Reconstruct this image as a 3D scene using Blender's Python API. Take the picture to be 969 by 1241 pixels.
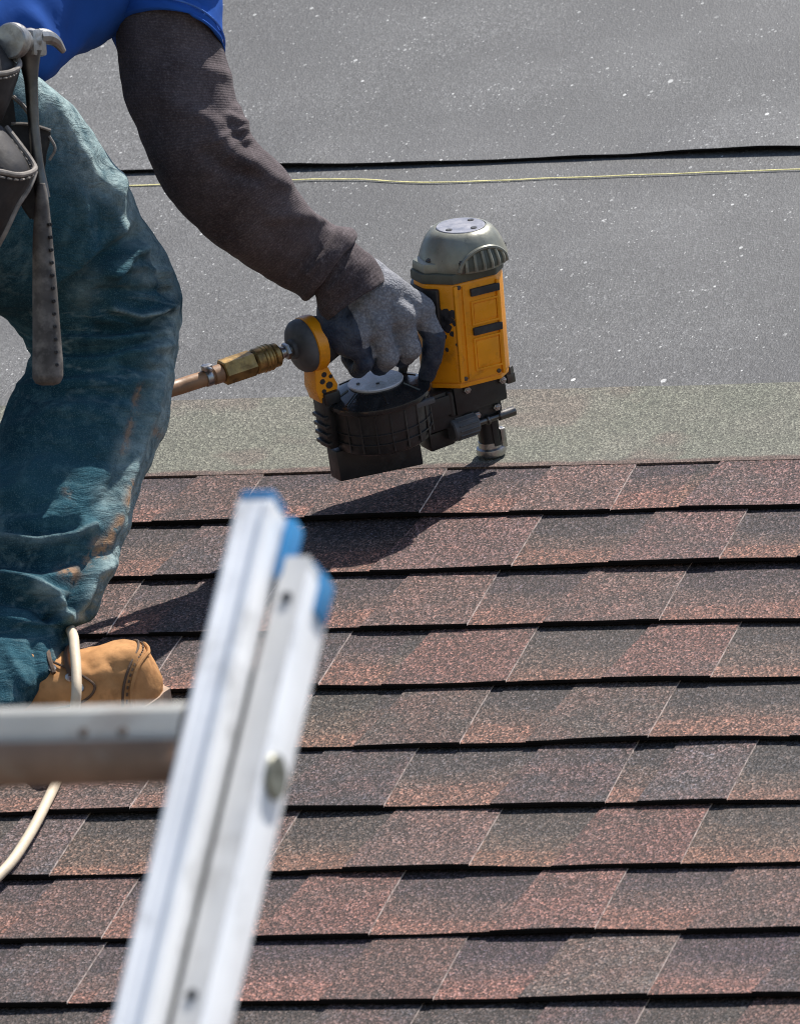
import bpy, bmesh, math, random
import numpy as np
from mathutils import Vector, Matrix, noise as mn

random.seed(7); np.random.seed(7)
sc = bpy.context.scene
for o in list(bpy.data.objects): bpy.data.objects.remove(o)
col = sc.collection

# ------------------------------------------------------------------ frame of the place
PITCH = math.radians(26.565)
A_ = np.array
U = A_([1.0, 0, 0]); V = A_([0, math.cos(PITCH), math.sin(PITCH)]); N = A_([0, -math.sin(PITCH), math.cos(PITCH)])
PSI, ELEV, ROLL, ZG, FPX = 0.320136796, 0.0647618, -0.00469097734, 11.2653838, 13377.9845
CX, CY = 484.5, 620.5
cd = A_([-math.sin(PSI)*math.cos(ELEV), math.cos(PSI)*math.cos(ELEV), math.sin(ELEV)])
cr = np.cross(cd, [0, 0, 1]); cr /= np.linalg.norm(cr); cu = np.cross(cr, cd)
cr, cu = math.cos(ROLL)*cr+math.sin(ROLL)*cu, math.cos(ROLL)*cu-math.sin(ROLL)*cr
CAM = -(cd*ZG + cr*((597-CX)/FPX*ZG) - cu*((557-CY)/FPX*ZG))

# ------------------------------------------------------------------ camera
cam = bpy.data.cameras.new("camera"); camo = bpy.data.objects.new("camera", cam); col.objects.link(camo)
camo.matrix_world = Matrix(((cr[0], cu[0], -cd[0], CAM[0]), (cr[1], cu[1], -cd[1], CAM[1]), (cr[2], cu[2], -cd[2], CAM[2]), (0, 0, 0, 1)))
cam.sensor_fit = 'VERTICAL'; cam.sensor_height = 36.0; cam.sensor_width = 28.1; cam.lens = FPX/1241*36.0
cam.clip_start = 0.1; cam.clip_end = 3000
cam.dof.use_dof = True; cam.dof.focus_distance = 11.2; cam.dof.aperture_fstop = 27
sc.camera = camo

# ------------------------------------------------------------------ sky, sun, exposure
SUN = A_([0.208, 0.338, 0.917]); SUN /= np.linalg.norm(SUN)
w = bpy.data.worlds.new("World"); sc.world = w; w.use_nodes = True
wn = w.node_tree; bg = wn.nodes["Background"]; sky = wn.nodes.new("ShaderNodeTexSky")
sky.sky_type = 'NISHITA'; sky.sun_disc = False
sky.sun_elevation = math.asin(SUN[2]); sky.sun_rotation = math.atan2(SUN[0], SUN[1])
wn.links.new(sky.outputs[0], bg.inputs[0]); bg.inputs[1].default_value = 0.10
sl = bpy.data.lights.new("sun", 'SUN'); sl.energy = 5.0; sl.angle = math.radians(0.5); sl.color = (1, 0.955, 0.89)
so = bpy.data.objects.new("sun", sl); col.objects.link(so)
so.rotation_euler = Vector(SUN).to_track_quat('Z', 'Y').to_euler(); so.location = (3, 3, 12)
sc.view_settings.view_transform = 'Standard'; sc.view_settings.look = 'None'
sc.view_settings.exposure = 0.56
sc.cycles.use_denoising = True; sc.cycles.filter_width = 1.05; sc.view_settings.gamma = 1.0

# ------------------------------------------------------------------ coordinates
def R(u, v, n=0.0): return u*U + v*V + n*N
def pix(px, py, dz):
    Z = ZG + dz
    return CAM + cd*Z + cr*((px-CX)/FPX*Z) - cu*((py-CY)/FPX*Z)
def pixn(px, py, n=0.0):
    D = cd + cr*((px-CX)/FPX) - cu*((py-CY)/FPX)
    t = (n - CAM@N)/(D@N); return CAM + t*D
def proj(X):
    q = X - CAM; z = q@cd
    return np.stack([CX+FPX*(q@cr)/z, CY-FPX*(q@cu)/z], -1)
def dzof(X): return float((X-CAM)@cd - ZG)
def unit(a): return a/np.linalg.norm(a)

# ------------------------------------------------------------------ materials
def material(name):
    m = bpy.data.materials.new(name); m.use_nodes = True
    nt = m.node_tree; b = nt.nodes["Principled BSDF"]
    return m, nt, b
class NT:
    def __init__(s, nt): s.nt = nt
    def n(s, t, **kw):
        x = s.nt.nodes.new(t)
        for k, v in kw.items():
            if k.startswith('i_'):
                key = k[2:]
                key = int(key) if key.isdigit() else key
                x.inputs[key].default_value = v
            else: setattr(x, k, v)
        return x
    def l(s, a, b): s.nt.links.new(a, b)
    def coords(s, kind='Object'): return s.n('ShaderNodeTexCoord').outputs[kind]
    def roofco(s, stretch=.62):
        m1 = s.n('ShaderNodeMapping', vector_type='POINT'); m1.inputs['Rotation'].default_value = (-PITCH, 0, 0); s.l(s.coords(), m1.inputs[0])
        m2 = s.n('ShaderNodeMapping', vector_type='POINT'); m2.inputs['Scale'].default_value = (1, stretch, 1); s.l(m1.outputs[0], m2.inputs[0])
        return m2.outputs[0]
    def noise(s, vec, scale, detail=4, rough=.55, out='Fac'):
        x = s.n('ShaderNodeTexNoise'); x.inputs['Scale'].default_value = scale; x.inputs['Detail'].default_value = detail; x.inputs['Roughness'].default_value = rough
        if vec is not None: s.l(vec, x.inputs['Vector'])
        return x.outputs[out]
    def ramp(s, fac, stops, interp='LINEAR'):
        x = s.n('ShaderNodeValToRGB'); x.color_ramp.interpolation = interp
        e = x.color_ramp.elements
        while len(e) < len(stops): e.new(0.5)
        for i, (p, c) in enumerate(stops):
            e[i].position = p; e[i].color = (c, c, c, 1) if not hasattr(c, '__len__') else (*c[:3], 1)
        s.l(fac, x.inputs[0]); return x.outputs[0]
    def mix(s, fac, a, b, mode='MIX'):
        x = s.n('ShaderNodeMix', data_type='RGBA', blend_type=mode)
        for sock, v in ((x.inputs[0], fac), (x.inputs[6], a), (x.inputs[7], b)):
            if hasattr(v, 'links') or hasattr(v, 'is_linked'): s.l(v, sock)
            elif hasattr(v, '__len__'): sock.default_value = (*v[:3], 1)
            else: sock.default_value = v
        return x.outputs[2]
    def math(s, op, a, b=0.0, c=None):
        x = s.n('ShaderNodeMath', operation=op)
        for i, v in enumerate((a, b) if c is None else (a, b, c)):
            if hasattr(v, 'is_linked'): s.l(v, x.inputs[i])
            else: x.inputs[i].default_value = v
        return x.outputs[0]
    def attr(s, name, out='Fac'): return s.n('ShaderNodeAttribute', attribute_name=name).outputs[out]
    def bump(s, b, h, strength=.4, dist=.002):
        x = s.n('ShaderNodeBump'); x.inputs['Strength'].default_value = strength; x.inputs['Distance'].default_value = dist
        s.l(h, x.inputs['Height']); s.l(x.outputs[0], b.inputs['Normal'])

def granules(k, vec, scale):
    """per-granule random value and height"""
    v = k.n('ShaderNodeTexVoronoi'); v.inputs['Scale'].default_value = scale; k.l(vec, v.inputs['Vector'])
    return v.outputs['Color'], v.outputs['Distance']

def shingle_material(name, gap):
    m, nt, b = material(name); k = NT(nt); co = k.coords()
    gc, gd = granules(k, k.roofco(), 570)
    sep = k.n('ShaderNodeSeparateColor'); k.l(gc, sep.inputs[0])
    uv = k.n('ShaderNodeUVMap', uv_map='UVMap').outputs[0]
    sx = k.n('ShaderNodeSeparateXYZ'); k.l(uv, sx.inputs[0])
    if gap:
        # printed granule blend of the under-layer: charcoal at the head, rust at the butt
        cell = k.n('ShaderNodeTexNoise', noise_dimensions='2D'); cell.inputs['Scale'].default_value = 5.0; cell.inputs['Detail'].default_value = 1
        mp = k.n('ShaderNodeMapping'); mp.inputs['Scale'].default_value = (1.0, .25, 1); k.l(uv, mp.inputs[0]); k.l(mp.outputs[0], cell.inputs['Vector'])
        wob = k.noise(co, 38, 3)
        h = k.math('ADD', sx.outputs[1], k.math('MULTIPLY', k.math('SUBTRACT', wob, .5), .13))
        h = k.math('ADD', h, k.math('MULTIPLY', k.math('SUBTRACT', cell.outputs[0], .5), .55))
        base = k.ramp(h, [(0.0, (.195, .096, .066)), (.27, (.172, .088, .063)), (.33, (.108, .068, .054)), (.58, (.084, .062, .053)), (.66, (.044, .039, .040)), (1.0, (.036, .033, .035))])
        oi = k.n('ShaderNodeObjectInfo')
        base = k.mix(.25, base, oi.outputs['Color'], 'MIX')
    else:
        oi = k.n('ShaderNodeObjectInfo')
        nz = k.noise(co, 22, 3)
        base = k.mix(k.ramp(nz, [(.38, 0), (.62, 1)]), oi.outputs['Color'], k.mix(.4, oi.outputs['Color'], (.148, .076, .062)), 'MIX')
        nz2 = k.noise(co, 15, 3)
        base = k.mix(k.ramp(nz2, [(.50, 0), (.72, .75)]), base, (.074, .058, .052))
    # individual granules: dark, mid and pale ones
    val = k.ramp(sep.outputs[0], [(0, .16), (.25, .40), (.5, .78), (.72, 1.25), (.90, 1.95), (1, 3.3)])
    c = k.mix(1.0, base, val, 'MULTIPLY')
    hue = k.ramp(sep.outputs[1], [(0, (.86, .96, 1.14)), (.4, (1, 1, 1)), (.7, (1.06, .97, .93)), (1, (1.12, .91, .86))])
    c = k.mix(.85, c, hue, 'MULTIPLY')
    dirt = k.noise(co, 3.1, 5)
    c = k.mix(k.ramp(dirt, [(.35, .18), (.6, 0)]), c, (.085, .072, .062))
    c = k.mix(1.0, c, (.84, .84, .84), 'MULTIPLY')
    k.l(c, b.inputs['Base Color']); b.inputs['Roughness'].default_value = .82; b.inputs['Specular IOR Level'].default_value = .35
    k.bump(b, gd, .55, .0016)
    return m

def headlap_material():
    m, nt, b = material('headlap_granules'); k = NT(nt); co = k.coords()
    gc, gd = granules(k, k.roofco(), 640)
    sep = k.n('ShaderNodeSeparateColor'); k.l(gc, sep.inputs[0])
    uv = k.n('ShaderNodeUVMap', uv_map='UVMap').outputs[0]
    sx = k.n('ShaderNodeSeparateXYZ'); k.l(uv, sx.inputs[0])
    wob = k.noise(co, 30, 4)
    h = k.math('ADD', sx.outputs[1], k.math('MULTIPLY', k.math('SUBTRACT', wob, .5), .12))
    nz = k.noise(co, 12, 3)
    grey = k.mix(k.ramp(nz, [(.35, 0), (.7, 1)]), (.150, .150, .118), (.178, .168, .137))
    pk = k.noise(co, 9, 2)
    grey = k.mix(k.ramp(pk, [(.58, 0), (.66, .6)]), grey, (.165, .125, .105))
    base = k.mix(k.ramp(h, [(.95, 1), (1.10, 0)]), grey, (.13, .083, .068))
    val = k.ramp(sep.outputs[0], [(0, .45), (.3, .72), (.6, 1.0), (.85, 1.35), (1, 2.0)])
    c = k.mix(1.0, base, val, 'MULTIPLY')
    c = k.mix(1.0, c, (.78, .80, .78), 'MULTIPLY')
    k.l(c, b.inputs['Base Color']); b.inputs['Roughness'].default_value = .85
    k.bump(b, gd, .5, .0014)
    return m

def felt_material():
    m, nt, b = material('underlayment_felt'); k = NT(nt); co = k.roofco(.55)
    gc, gd = granules(k, co, 520); sp0 = k.n('ShaderNodeSeparateColor'); k.l(gc, sp0.inputs[0])
    n1 = k.noise(co, 170, 3, .7); n2 = k.noise(co, 60, 5, .7); n3 = k.noise(co, 3.2, 4); n4 = k.noise(co, 14, 5, .65)
    c = k.ramp(n1, [(.30, (.058, .058, .060)), (.5, (.096, .096, .098)), (.70, (.150, .150, .152))])
    c = k.mix(1.0, c, k.ramp(sp0.outputs[0], [(0, .50), (.5, .93), (.85, 1.32), (1, 2.1)]), 'MULTIPLY')
    c = k.mix(k.ramp(n2, [(.50, .0), (.78, .55)]), c, (.165, .164, .163))
    c = k.mix(k.ramp(n4, [(.52, 0), (.75, .25)]), c, (.16, .159, .158))
    c = k.mix(k.ramp(n3, [(.38, .55), (.62, 0)]), c, (.068, .068, .071))
    n5 = k.noise(k.coords(), 1.3, 3); c = k.mix(k.ramp(n5, [(.45, 0), (.70, .4)]), c, (.165, .164, .165))
    dens = k.ramp(n4, [(.36, .35), (.62, 1.0)])
    for sc_, lo, r_, w_ in ((70, .86, .24, 1.0), (140, .80, .30, .8), (290, .66, .42, .55)):
        v = k.n('ShaderNodeTexVoronoi'); v.inputs['Scale'].default_value = sc_; k.l(co, v.inputs['Vector'])
        sep = k.n('ShaderNodeSeparateColor'); k.l(v.outputs['Color'], sep.inputs[0])
        rad = k.math('MULTIPLY', k.ramp(sep.outputs[0], [(lo, 0), (1, r_)]), dens)
        spk = k.math('MULTIPLY', k.math('LESS_THAN', v.outputs['Distance'], rad), k.math('MULTIPLY', k.math('ADD', sep.outputs[1], .3), w_))
        c = k.mix(spk, c, (.66, .66, .65))  # sparkle of the felt painted into its colour as pale specks
    n6 = k.noise(k.coords(), 5.5, 5, .6); c = k.mix(k.ramp(n6, [(.42, .42), (.60, 0)]), c, (.066, .066, .068))
    c = k.mix(1.0, c, (.80, .80, .79), 'MULTIPLY')
    k.l(c, b.inputs['Base Color']); b.inputs['Roughness'].default_value = .70
    hh = k.math('ADD', gd, k.math('MULTIPLY', n1, 1.6)); k.bump(b, hh, .22, .002)
    return m

def simple(name, c, rough=.5, metal=0.0, var=.25, scale=40, bumpk=.15, bscale=300, spec=.5, dust=None, coat=0.0):
    m, nt, b = material(name); k = NT(nt); co = k.coords()
    n = k.noise(co, scale, 5)
    lo = tuple(x*(1-var) for x in c); hi = tuple(min(1, x*(1+var)) for x in c)
    cc = k.mix(k.ramp(n, [(.3, 0), (.7, 1)]), lo, hi)
    if dust:
        n2 = k.noise(co, dust[1], 6, .65)
        cc = k.mix(k.ramp(n2, [(dust[2], 0), (dust[2]+.18, dust[3])]), cc, dust[0])
    k.l(cc, b.inputs['Base Color']); b.inputs['Metallic'].default_value = metal
    rr = k.noise(co, scale*2.3, 4)
    k.l(k.ramp(rr, [(.25, max(.05, rough-.14)), (.75, min(1, rough+.14))]), b.inputs['Roughness'])
    b.inputs['Specular IOR Level'].default_value = spec
    if coat: b.inputs['Coat Weight'].default_value = coat
    if bumpk: k.bump(b, k.noise(co, bscale, 3), bumpk, .001)
    return m

def wn0(k, co):
    x = k.n('ShaderNodeTexNoise'); x.inputs['Scale'].default_value = 16; x.inputs['Detail'].default_value = 10; x.inputs['Roughness'].default_value = .75; k.l(co, x.inputs['Vector']); return x.outputs['Fac']
def denim_material():
    m, nt, b = material('dusty_teal_denim'); k = NT(nt); co = k.coords()
    n1 = k.noise(co, 9, 5, .6); n2 = k.noise(co, 45, 5, .65); n3 = k.noise(co, 700, 2)
    c = k.mix(k.ramp(n1, [(.35, 0), (.68, 1)]), (.008, .038, .060), (.032, .098, .130))
    c = k.mix(k.ramp(n2, [(.52, 0), (.74, .55)]), c, (.115, .225, .255))
    thr = k.noise(co, 900, 1, .5); c = k.mix(k.ramp(thr, [(.52, 0), (.75, .5)]), c, (.13, .25, .28))
    c = k.mix(k.ramp(wn0(k, co), [(.56, 0), (.64, .35)]), c, (.20, .30, .31))
    wear_highlight = k.attr('wear_highlight'); st = k.attr('stain')
    wn_ = k.math('MULTIPLY', wear_highlight, k.ramp(k.noise(co, 60, 6, .75), [(.30, .15), (.60, 1)]))
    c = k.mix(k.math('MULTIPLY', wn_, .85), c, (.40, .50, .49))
    sn = k.math('MULTIPLY', st, k.ramp(k.noise(co, 70, 4, .7), [(.40, 0), (.52, 1)]))
    c = k.mix(sn, c, (.50, .29, .16))
    c = k.mix(k.ramp(n3, [(.3, .28), (.6, 0)]), c, (.012, .04, .058))
    k.l(c, b.inputs['Base Color']); b.inputs['Roughness'].default_value = 1.0; b.inputs['Specular IOR Level'].default_value = .05
    b.inputs['Sheen Weight'].default_value = .03; b.inputs['Sheen Tint'].default_value = (.6, .8, .85, 1)
    mpd = k.n('ShaderNodeMapping'); mpd.inputs['Scale'].default_value = (1, 1, 2.4); k.l(co, mpd.inputs[0])
    wn2 = k.n('ShaderNodeTexNoise'); wn2.inputs['Scale'].default_value = 22; wn2.inputs['Detail'].default_value = 8; wn2.inputs['Roughness'].default_value = .62; wn2.inputs['Distortion'].default_value = 1.2; k.l(mpd.outputs[0], wn2.inputs['Vector']); wv = wn2.outputs['Fac']
    k.bump(b, k.math('ADD', k.math('MULTIPLY', n3, .10), wv), .75, .010)
    return m

def knit_material(name, c1, c2, ribs=260.0, axis_uv=True, pill=(.25, .22, .22)):
    m, nt, b = material(name); k = NT(nt); co = k.coords()
    n1 = k.noise(co, 14, 5, .6); n2 = k.noise(co, 160, 3, .7)
    c = k.mix(k.ramp(n1, [(.35, 0), (.65, 1)]), c1, c2)
    hth = k.noise(co, 520, 2, .7); c = k.mix(k.ramp(hth, [(.42, .22), (.50, 0)]), c, tuple(x*.4 for x in c1)); c = k.mix(k.ramp(hth, [(.52, 0), (.68, .20)]), c, pill)
    c = k.mix(k.ramp(n2, [(.52, 0), (.80, .26)]), c, pill)
    if axis_uv:
        uv = k.n('ShaderNodeUVMap', uv_map='UVMap').outputs[0]
        wv = k.n('ShaderNodeTexWave', wave_type='BANDS', bands_direction='Y'); wv.inputs['Scale'].default_value = ribs/ (2*math.pi)*2.6 ; wv.inputs['Distortion'].default_value = 2.2; wv.inputs['Detail'].default_value = 2; wv.inputs['Detail Scale'].default_value = 4
        k.l(uv, wv.inputs['Vector']); wh = k.math('MULTIPLY', wv.outputs['Fac'], .6)
    else: wh = k.noise(co, 420, 2)
    c = k.mix(k.ramp(wh, [(.05, .18), (.5, 0)]), c, tuple(x*.45 for x in c1))
    k.l(c, b.inputs['Base Color']); b.inputs['Roughness'].default_value = .92; b.inputs['Specular IOR Level'].default_value = .15
    b.inputs['Sheen Weight'].default_value = .04; b.inputs['Sheen Roughness'].default_value = .5
    k.bump(b, k.math('ADD', k.math('MULTIPLY', wh, .16), k.noise(co, 34, 6, .65)), .5, .004)
    return m

M = {}
M['tab'] = shingle_material('shingle_tab_granules', False)
M['gap'] = shingle_material('shingle_strip_granules', True)
M['headlap'] = headlap_material()
M['felt'] = felt_material()
M['asphalt_edge'] = simple('asphalt_butt_edge', (.010, .009, .009), .9, spec=.1)
M['cut_edge'] = simple('sunlit_cut_edge', (.66, .54, .48), .9, var=.3, scale=150, dust=((.12, .085, .07), 55, .46, .85))  # pale colour carries the sunlit look of the tab's right edge
M['deck'] = simple('roof_sheathing', (.34, .25, .15), .8, var=.3, scale=6)
M['ground'] = simple('lawn_ground', (.16, .145, .115), .95, var=.5, scale=2, bumpk=.5, bscale=30)
M['line'] = simple('yellow_chalk', (.66, .60, .26), .85, var=.25, scale=120)
M['denim'] = denim_material()
M['shirt'] = simple('blue_cotton', (.017, .085, .36), .85, var=.25, scale=8, bumpk=.3, bscale=60, spec=.2)
M['sleeve'] = knit_material('brown_knit', (.054, .042, .045), (.112, .091, .095), pill=(.34, .29, .30))
M['glove'] = knit_material('grey_knit_glove', (.16, .16, .175), (.24, .24, .26), axis_uv=False, pill=(.36, .36, .38))
def glove_material():
    m, nt, b = material('knit_glove_with_navy_coating'); k = NT(nt); co = k.coords()
    n1 = k.noise(co, 18, 5, .6); n2 = k.noise(co, 260, 2, .6)
    v = k.n('ShaderNodeTexVoronoi'); v.inputs['Scale'].default_value = 420; k.l(co, v.inputs['Vector'])
    c = k.mix(k.ramp(n1, [(.35, 0), (.65, 1)]), (.20, .205, .225), (.31, .315, .34))
    c = k.mix(k.ramp(v.outputs['Distance'], [(.15, 0), (.7, .55)]), c, (.09, .092, .105))
    c = k.mix(k.ramp(n2, [(.5, 0), (.75, .4)]), c, (.42, .42, .43))
    d = k.mix(k.ramp(k.noise(co, 40, 6, .65), [(.4, 0), (.66, .8)]), (.016, .026, .050), (.085, .095, .12))
    e = k.math('ADD', k.attr('coat'), k.math('MULTIPLY', k.math('SUBTRACT', k.noise(co, 85, 4, .6), .5), .7))
    f_ = k.ramp(e, [(.44, 0), (.56, 1)])
    k.l(k.mix(f_, c, d), b.inputs['Base Color']); k.l(k.ramp(f_, [(0, .95), (1, .5)]), b.inputs['Roughness']); b.inputs['Specular IOR Level'].default_value = .25
    k.bump(b, k.math('ADD', k.math('MULTIPLY', v.outputs['Distance'], .5), k.noise(co, 70, 5, .6)), .5, .0025)
    return m
M['glove'] = glove_material()
M['skin'] = simple('skin', (.55, .33, .24), .5, var=.08, scale=20)
M['hair'] = simple('brown_hair', (.06, .035, .02), .6, var=.4, scale=90, bumpk=.6)
M['eye'] = simple('eye_white', (.75, .74, .72), .2, var=.02)
M['iris'] = simple('eye_iris', (.06, .04, .03), .2, var=.1)
M['leather_tan'] = simple('tan_nubuck', (.47, .245, .105), .95, var=.35, scale=34, bumpk=.7, bscale=90, spec=.08, dust=((.24, .115, .05), 42, .54, .7))
M['sole'] = simple('pale_crepe_sole', (.44, .31, .22), .8, var=.2, dust=((.16, .10, .07), 50, .5, .6))
M['lace'] = simple('dark_lace', (.09, .055, .035), .8, bumpk=.5)
M['steel_dark'] = simple('dark_steel', (.13, .125, .12), .4, 1.0, var=.3)
M['steel'] = simple('worn_steel', (.42, .41, .40), .36, 1.0, var=.25, scale=60)
M['hammer_head'] = simple('grey_worn_hammer_steel', (.36, .35, .33), .40, .8, var=.25, scale=80, dust=((.13, .11, .09), 90, .5, .5))
M['hammer_grip'] = simple('dusty_rubber_grip', (.070, .062, .056), .75, var=.35, scale=60, dust=((.21, .19, .17), 50, .46, .7))
M['pouch'] = simple('black_leather', (.022, .019, .018), .62, var=.4, scale=40, bumpk=.4, bscale=120, dust=((.075, .065, .058), 24, .54, .5))
M['pouch_edge'] = simple('scuffed_leather_edge', (.24, .215, .19), .8, var=.3, scale=90, dust=((.06, .05, .045), 60, .5, .7))
M['yellow'] = simple('yellow_enamel', (.86, .33, .009), .32, var=.12, scale=30, bumpk=.05, dust=((.30, .12, .012), 38, .56, .6))
M['gun_grey'] = simple('olive_grey_cast_metal', (.240, .240, .195), .38, .30, var=.18, scale=50, dust=((.15, .145, .11), 40, .5, .6))
M['gun_grey_dark'] = simple('dark_olive_rim', (.085, .090, .070), .55, .2, var=.25)
M['plate_grey'] = simple('plate_metal', (.30, .30, .33), .4, .5, var=.1)
M['black'] = simple('black_plastic', (.018, .018, .019), .42, var=.35, scale=50, dust=((.065, .065, .068), 35, .56, .6))
M['rubber'] = simple('black_rubber', (.028, .028, .030), .7, var=.3, dust=((.08, .08, .082), 40, .52, .6))
M['cap_dark'] = simple('dark_grey_cap', (.075, .077, .082), .6, var=.25, dust=((.13, .13, .13), 50, .5, .6))
M['lid_black'] = simple('glossy_black_lid', (.016, .016, .017), .2, var=.3, dust=((.06, .06, .062), 35, .58, .5))
M['silver'] = simple('silver_label', (.58, .58, .60), .3, .1, var=.06, scale=60)
M['brass'] = simple('old_brass', (.42, .27, .10), .45, .85, var=.3, scale=70, dust=((.14, .085, .04), 90, .48, .7))
M['hose'] = simple('cream_hose', (.62, .51, .37), .6, var=.12, dust=((.36, .25, .15), 40, .52, .5))
M['hose_brown'] = simple('brown_rubber_hose', (.30, .165, .085), .5, var=.25, scale=60)
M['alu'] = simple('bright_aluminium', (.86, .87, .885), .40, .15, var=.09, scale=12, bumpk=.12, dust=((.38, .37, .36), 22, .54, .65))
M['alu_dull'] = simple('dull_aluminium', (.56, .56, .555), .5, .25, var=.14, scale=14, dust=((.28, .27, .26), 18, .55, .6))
M['rung_under'] = simple('brown_rung_underside', (.40, .29, .23), .7, .0, var=.25, scale=20, dust=((.55, .52, .48), 16, .55, .5))  # brown for the rung's lower facets
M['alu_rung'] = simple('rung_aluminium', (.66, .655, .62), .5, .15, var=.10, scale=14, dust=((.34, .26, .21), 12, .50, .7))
M['rung_end'] = simple('olive_grey_rung_end', (.20, .20, .16), .5, .4)
M['blue'] = simple('blue_plastic', (.035, .25, .54), .4, var=.2, scale=20)
M['blue_print'] = simple('dark_mark', (.03, .03, .035), .6)

# ------------------------------------------------------------------ objects
def tag(o, label=None, cat=None, group=None, kind=None):
    for k_, v_ in (('label', label), ('category', cat), ('group', group), ('kind', kind)):
        if v_: o[k_] = v_
    return o
def set_parent(o, parent):
    if parent is None: return o
    o.parent = parent
    M_ = Matrix.Identity(4); p = parent
    chain = []
    while p: chain.append(p); p = p.parent
    for q in reversed(chain): M_ = M_ @ q.matrix_parent_inverse @ Matrix.Translation(q.location)
    o.matrix_parent_inverse = M_.inverted()
    return o
def empty(name, loc):
    o = bpy.data.objects.new(name, None); o.location = Vector(loc); o.empty_display_size = .05; col.objects.link(o); return o
class MB:
    def __init__(s): s.v = []; s.f = []; s.n = 0; s.mi = []; s.uv = []
    def add(s, v, f, mi=0, uv=None):
        v = np.asarray(v, float).reshape(-1, 3)
        s.v.append(v); s.f += [tuple(i+s.n for i in q) for q in f]; s.mi += [mi]*len(f)
        s.uv.append(np.asarray(uv, float) if uv is not None else np.zeros((len(v), 2)))
        s.n += len(v); return s
    def bm(s, b, fn=None, mi=0):
        b.verts.index_update()
        v = A_([x.co[:] for x in b.verts]); f = [tuple(x.index for x in q.verts) for q in b.faces]
        b.free()
        if fn: v = fn(v)
        return s.add(v, f, mi)
    def build(s, name, mats, parent=None, smooth=35, base=None):
        v = np.concatenate(s.v); me = bpy.data.meshes.new(name)
        loc = np.zeros(3) if base is None else np.asarray(base, float)
        me.from_pydata((v-loc).tolist(), [], s.f)
        if not isinstance(mats, (list, tuple)): mats = [mats]
        for m_ in mats: me.materials.append(m_)
        me.polygons.foreach_set('material_index', s.mi)
        uvs = np.concatenate(s.uv)
        if np.any(uvs):
            ul = me.uv_layers.new(name='UVMap'); idx = np.zeros(len(me.loops), int); me.loops.foreach_get('vertex_index', idx)
            ul.data.foreach_set('uv', uvs[idx].ravel())
        me.validate(); me.update()
        bm_ = bmesh.new(); bm_.from_mesh(me); bmesh.ops.recalc_face_normals(bm_, faces=bm_.faces); bm_.to_mesh(me); bm_.free()
        if smooth:
            me.polygons.foreach_set('use_smooth', [True]*len(me.polygons))
            if smooth < 179: me.set_sharp_from_angle(angle=math.radians(smooth))
        o = bpy.data.objects.new(name, me); col.objects.link(o); o.location = Vector(loc)
        set_parent(o, parent); return o
class Frame:
    def __init__(s, o, x, y, z): s.o = np.asarray(o, float); s.m = np.stack([x, y, z]).astype(float)
    def __call__(s, v): return np.asarray(v, float) @ s.m + s.o
IDF = Frame((0, 0, 0), (1, 0, 0), (0, 1, 0), (0, 0, 1))
def box(mb, fr, c, s, bev=.0015, mi=0, seg=2, fn=None):
    b = bmesh.new(); bmesh.ops.create_cube(b, size=1.0)
    for x in b.verts: x.co = Vector((x.co[0]*s[0], x.co[1]*s[1], x.co[2]*s[2]))
    if bev: bmesh.ops.bevel(b, geom=b.edges[:], offset=bev, segments=seg, affect='EDGES', profile=.6)
    for x in b.verts: x.co += Vector(c)
    if fn:
        for x in b.verts: x.co = Vector(fn(*x.co))
    return mb.bm(b, fr, mi)
def prism(mb, fr, poly, z0, z1, bev=.002, mi=0, axis=2, taper=1.0, seg=2):
    """polygon extruded along the frame's third axis (or, axis=1, polygon in x-z extruded along y)"""
    b = bmesh.new(); poly = np.asarray(poly, float); c = poly.mean(0)
    lo = [b.verts.new((p[0], p[1], z0)) for p in poly]; hi = [b.verts.new((c[0]+(p[0]-c[0])*taper, c[1]+(p[1]-c[1])*taper, z1)) for p in poly]
    n = len(poly); b.faces.new(lo[::-1]); b.faces.new(hi)
    for i in range(n): b.faces.new((lo[i], lo[(i+1) % n], hi[(i+1) % n], hi[i]))
    bmesh.ops.recalc_face_normals(b, faces=b.faces)
    if bev: bmesh.ops.bevel(b, geom=b.edges[:], offset=bev, segments=seg, affect='EDGES', profile=.6)
    if axis == 1:
        for x in b.verts: x.co = Vector((x.co[0], x.co[2], x.co[1]))
    return mb.bm(b, fr, mi)
def basis(ax):
    ax = unit(np.asarray(ax, float)); t = A_([0, 0, 1.0]) if abs(ax[2]) < .9 else A_([1.0, 0, 0])
    x = unit(np.cross(t, ax)); return x, np.cross(ax, x), ax
def lathe(mb, fr, prof, o=(0, 0, 0), axis=(0, 0, 1), seg=40, mi=0):
    x, y, a = basis(axis); o = np.asarray(o, float); v = []; f = []
    th = np.linspace(0, 2*math.pi, seg, endpoint=False)
    for r, h in prof:
        v.append(o + a*h + np.outer(np.cos(th), x)*max(r, 1e-5) + np.outer(np.sin(th), y)*max(r, 1e-5))
    n = len(prof)
    for i in range(n-1):
        for j in range(seg):
            j2 = (j+1) % seg; f.append((i*seg+j, i*seg+j2, (i+1)*seg+j2, (i+1)*seg+j))
    if prof[0][0] > 1e-4: f.append(tuple(range(seg))[::-1])
    if prof[-1][0] > 1e-4: f.append(tuple((n-1)*seg+j for j in range(seg)))
    return mb.add(fr(np.concatenate(v)), f, mi)
def cyl(mb, fr, p0, p1, r0, r1=None, seg=24, bev=.001, mi=0):
    r1 = r0 if r1 is None else r1; p0 = np.asarray(p0, float); p1 = np.asarray(p1, float); L = np.linalg.norm(p1-p0)
    bev = min(bev, L*.3, r0*.5, r1*.5)
    return lathe(mb, fr, [(r0-bev, 0), (r0, bev), (r1, L-bev), (r1-bev, L)], p0, p1-p0, seg, mi)
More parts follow.
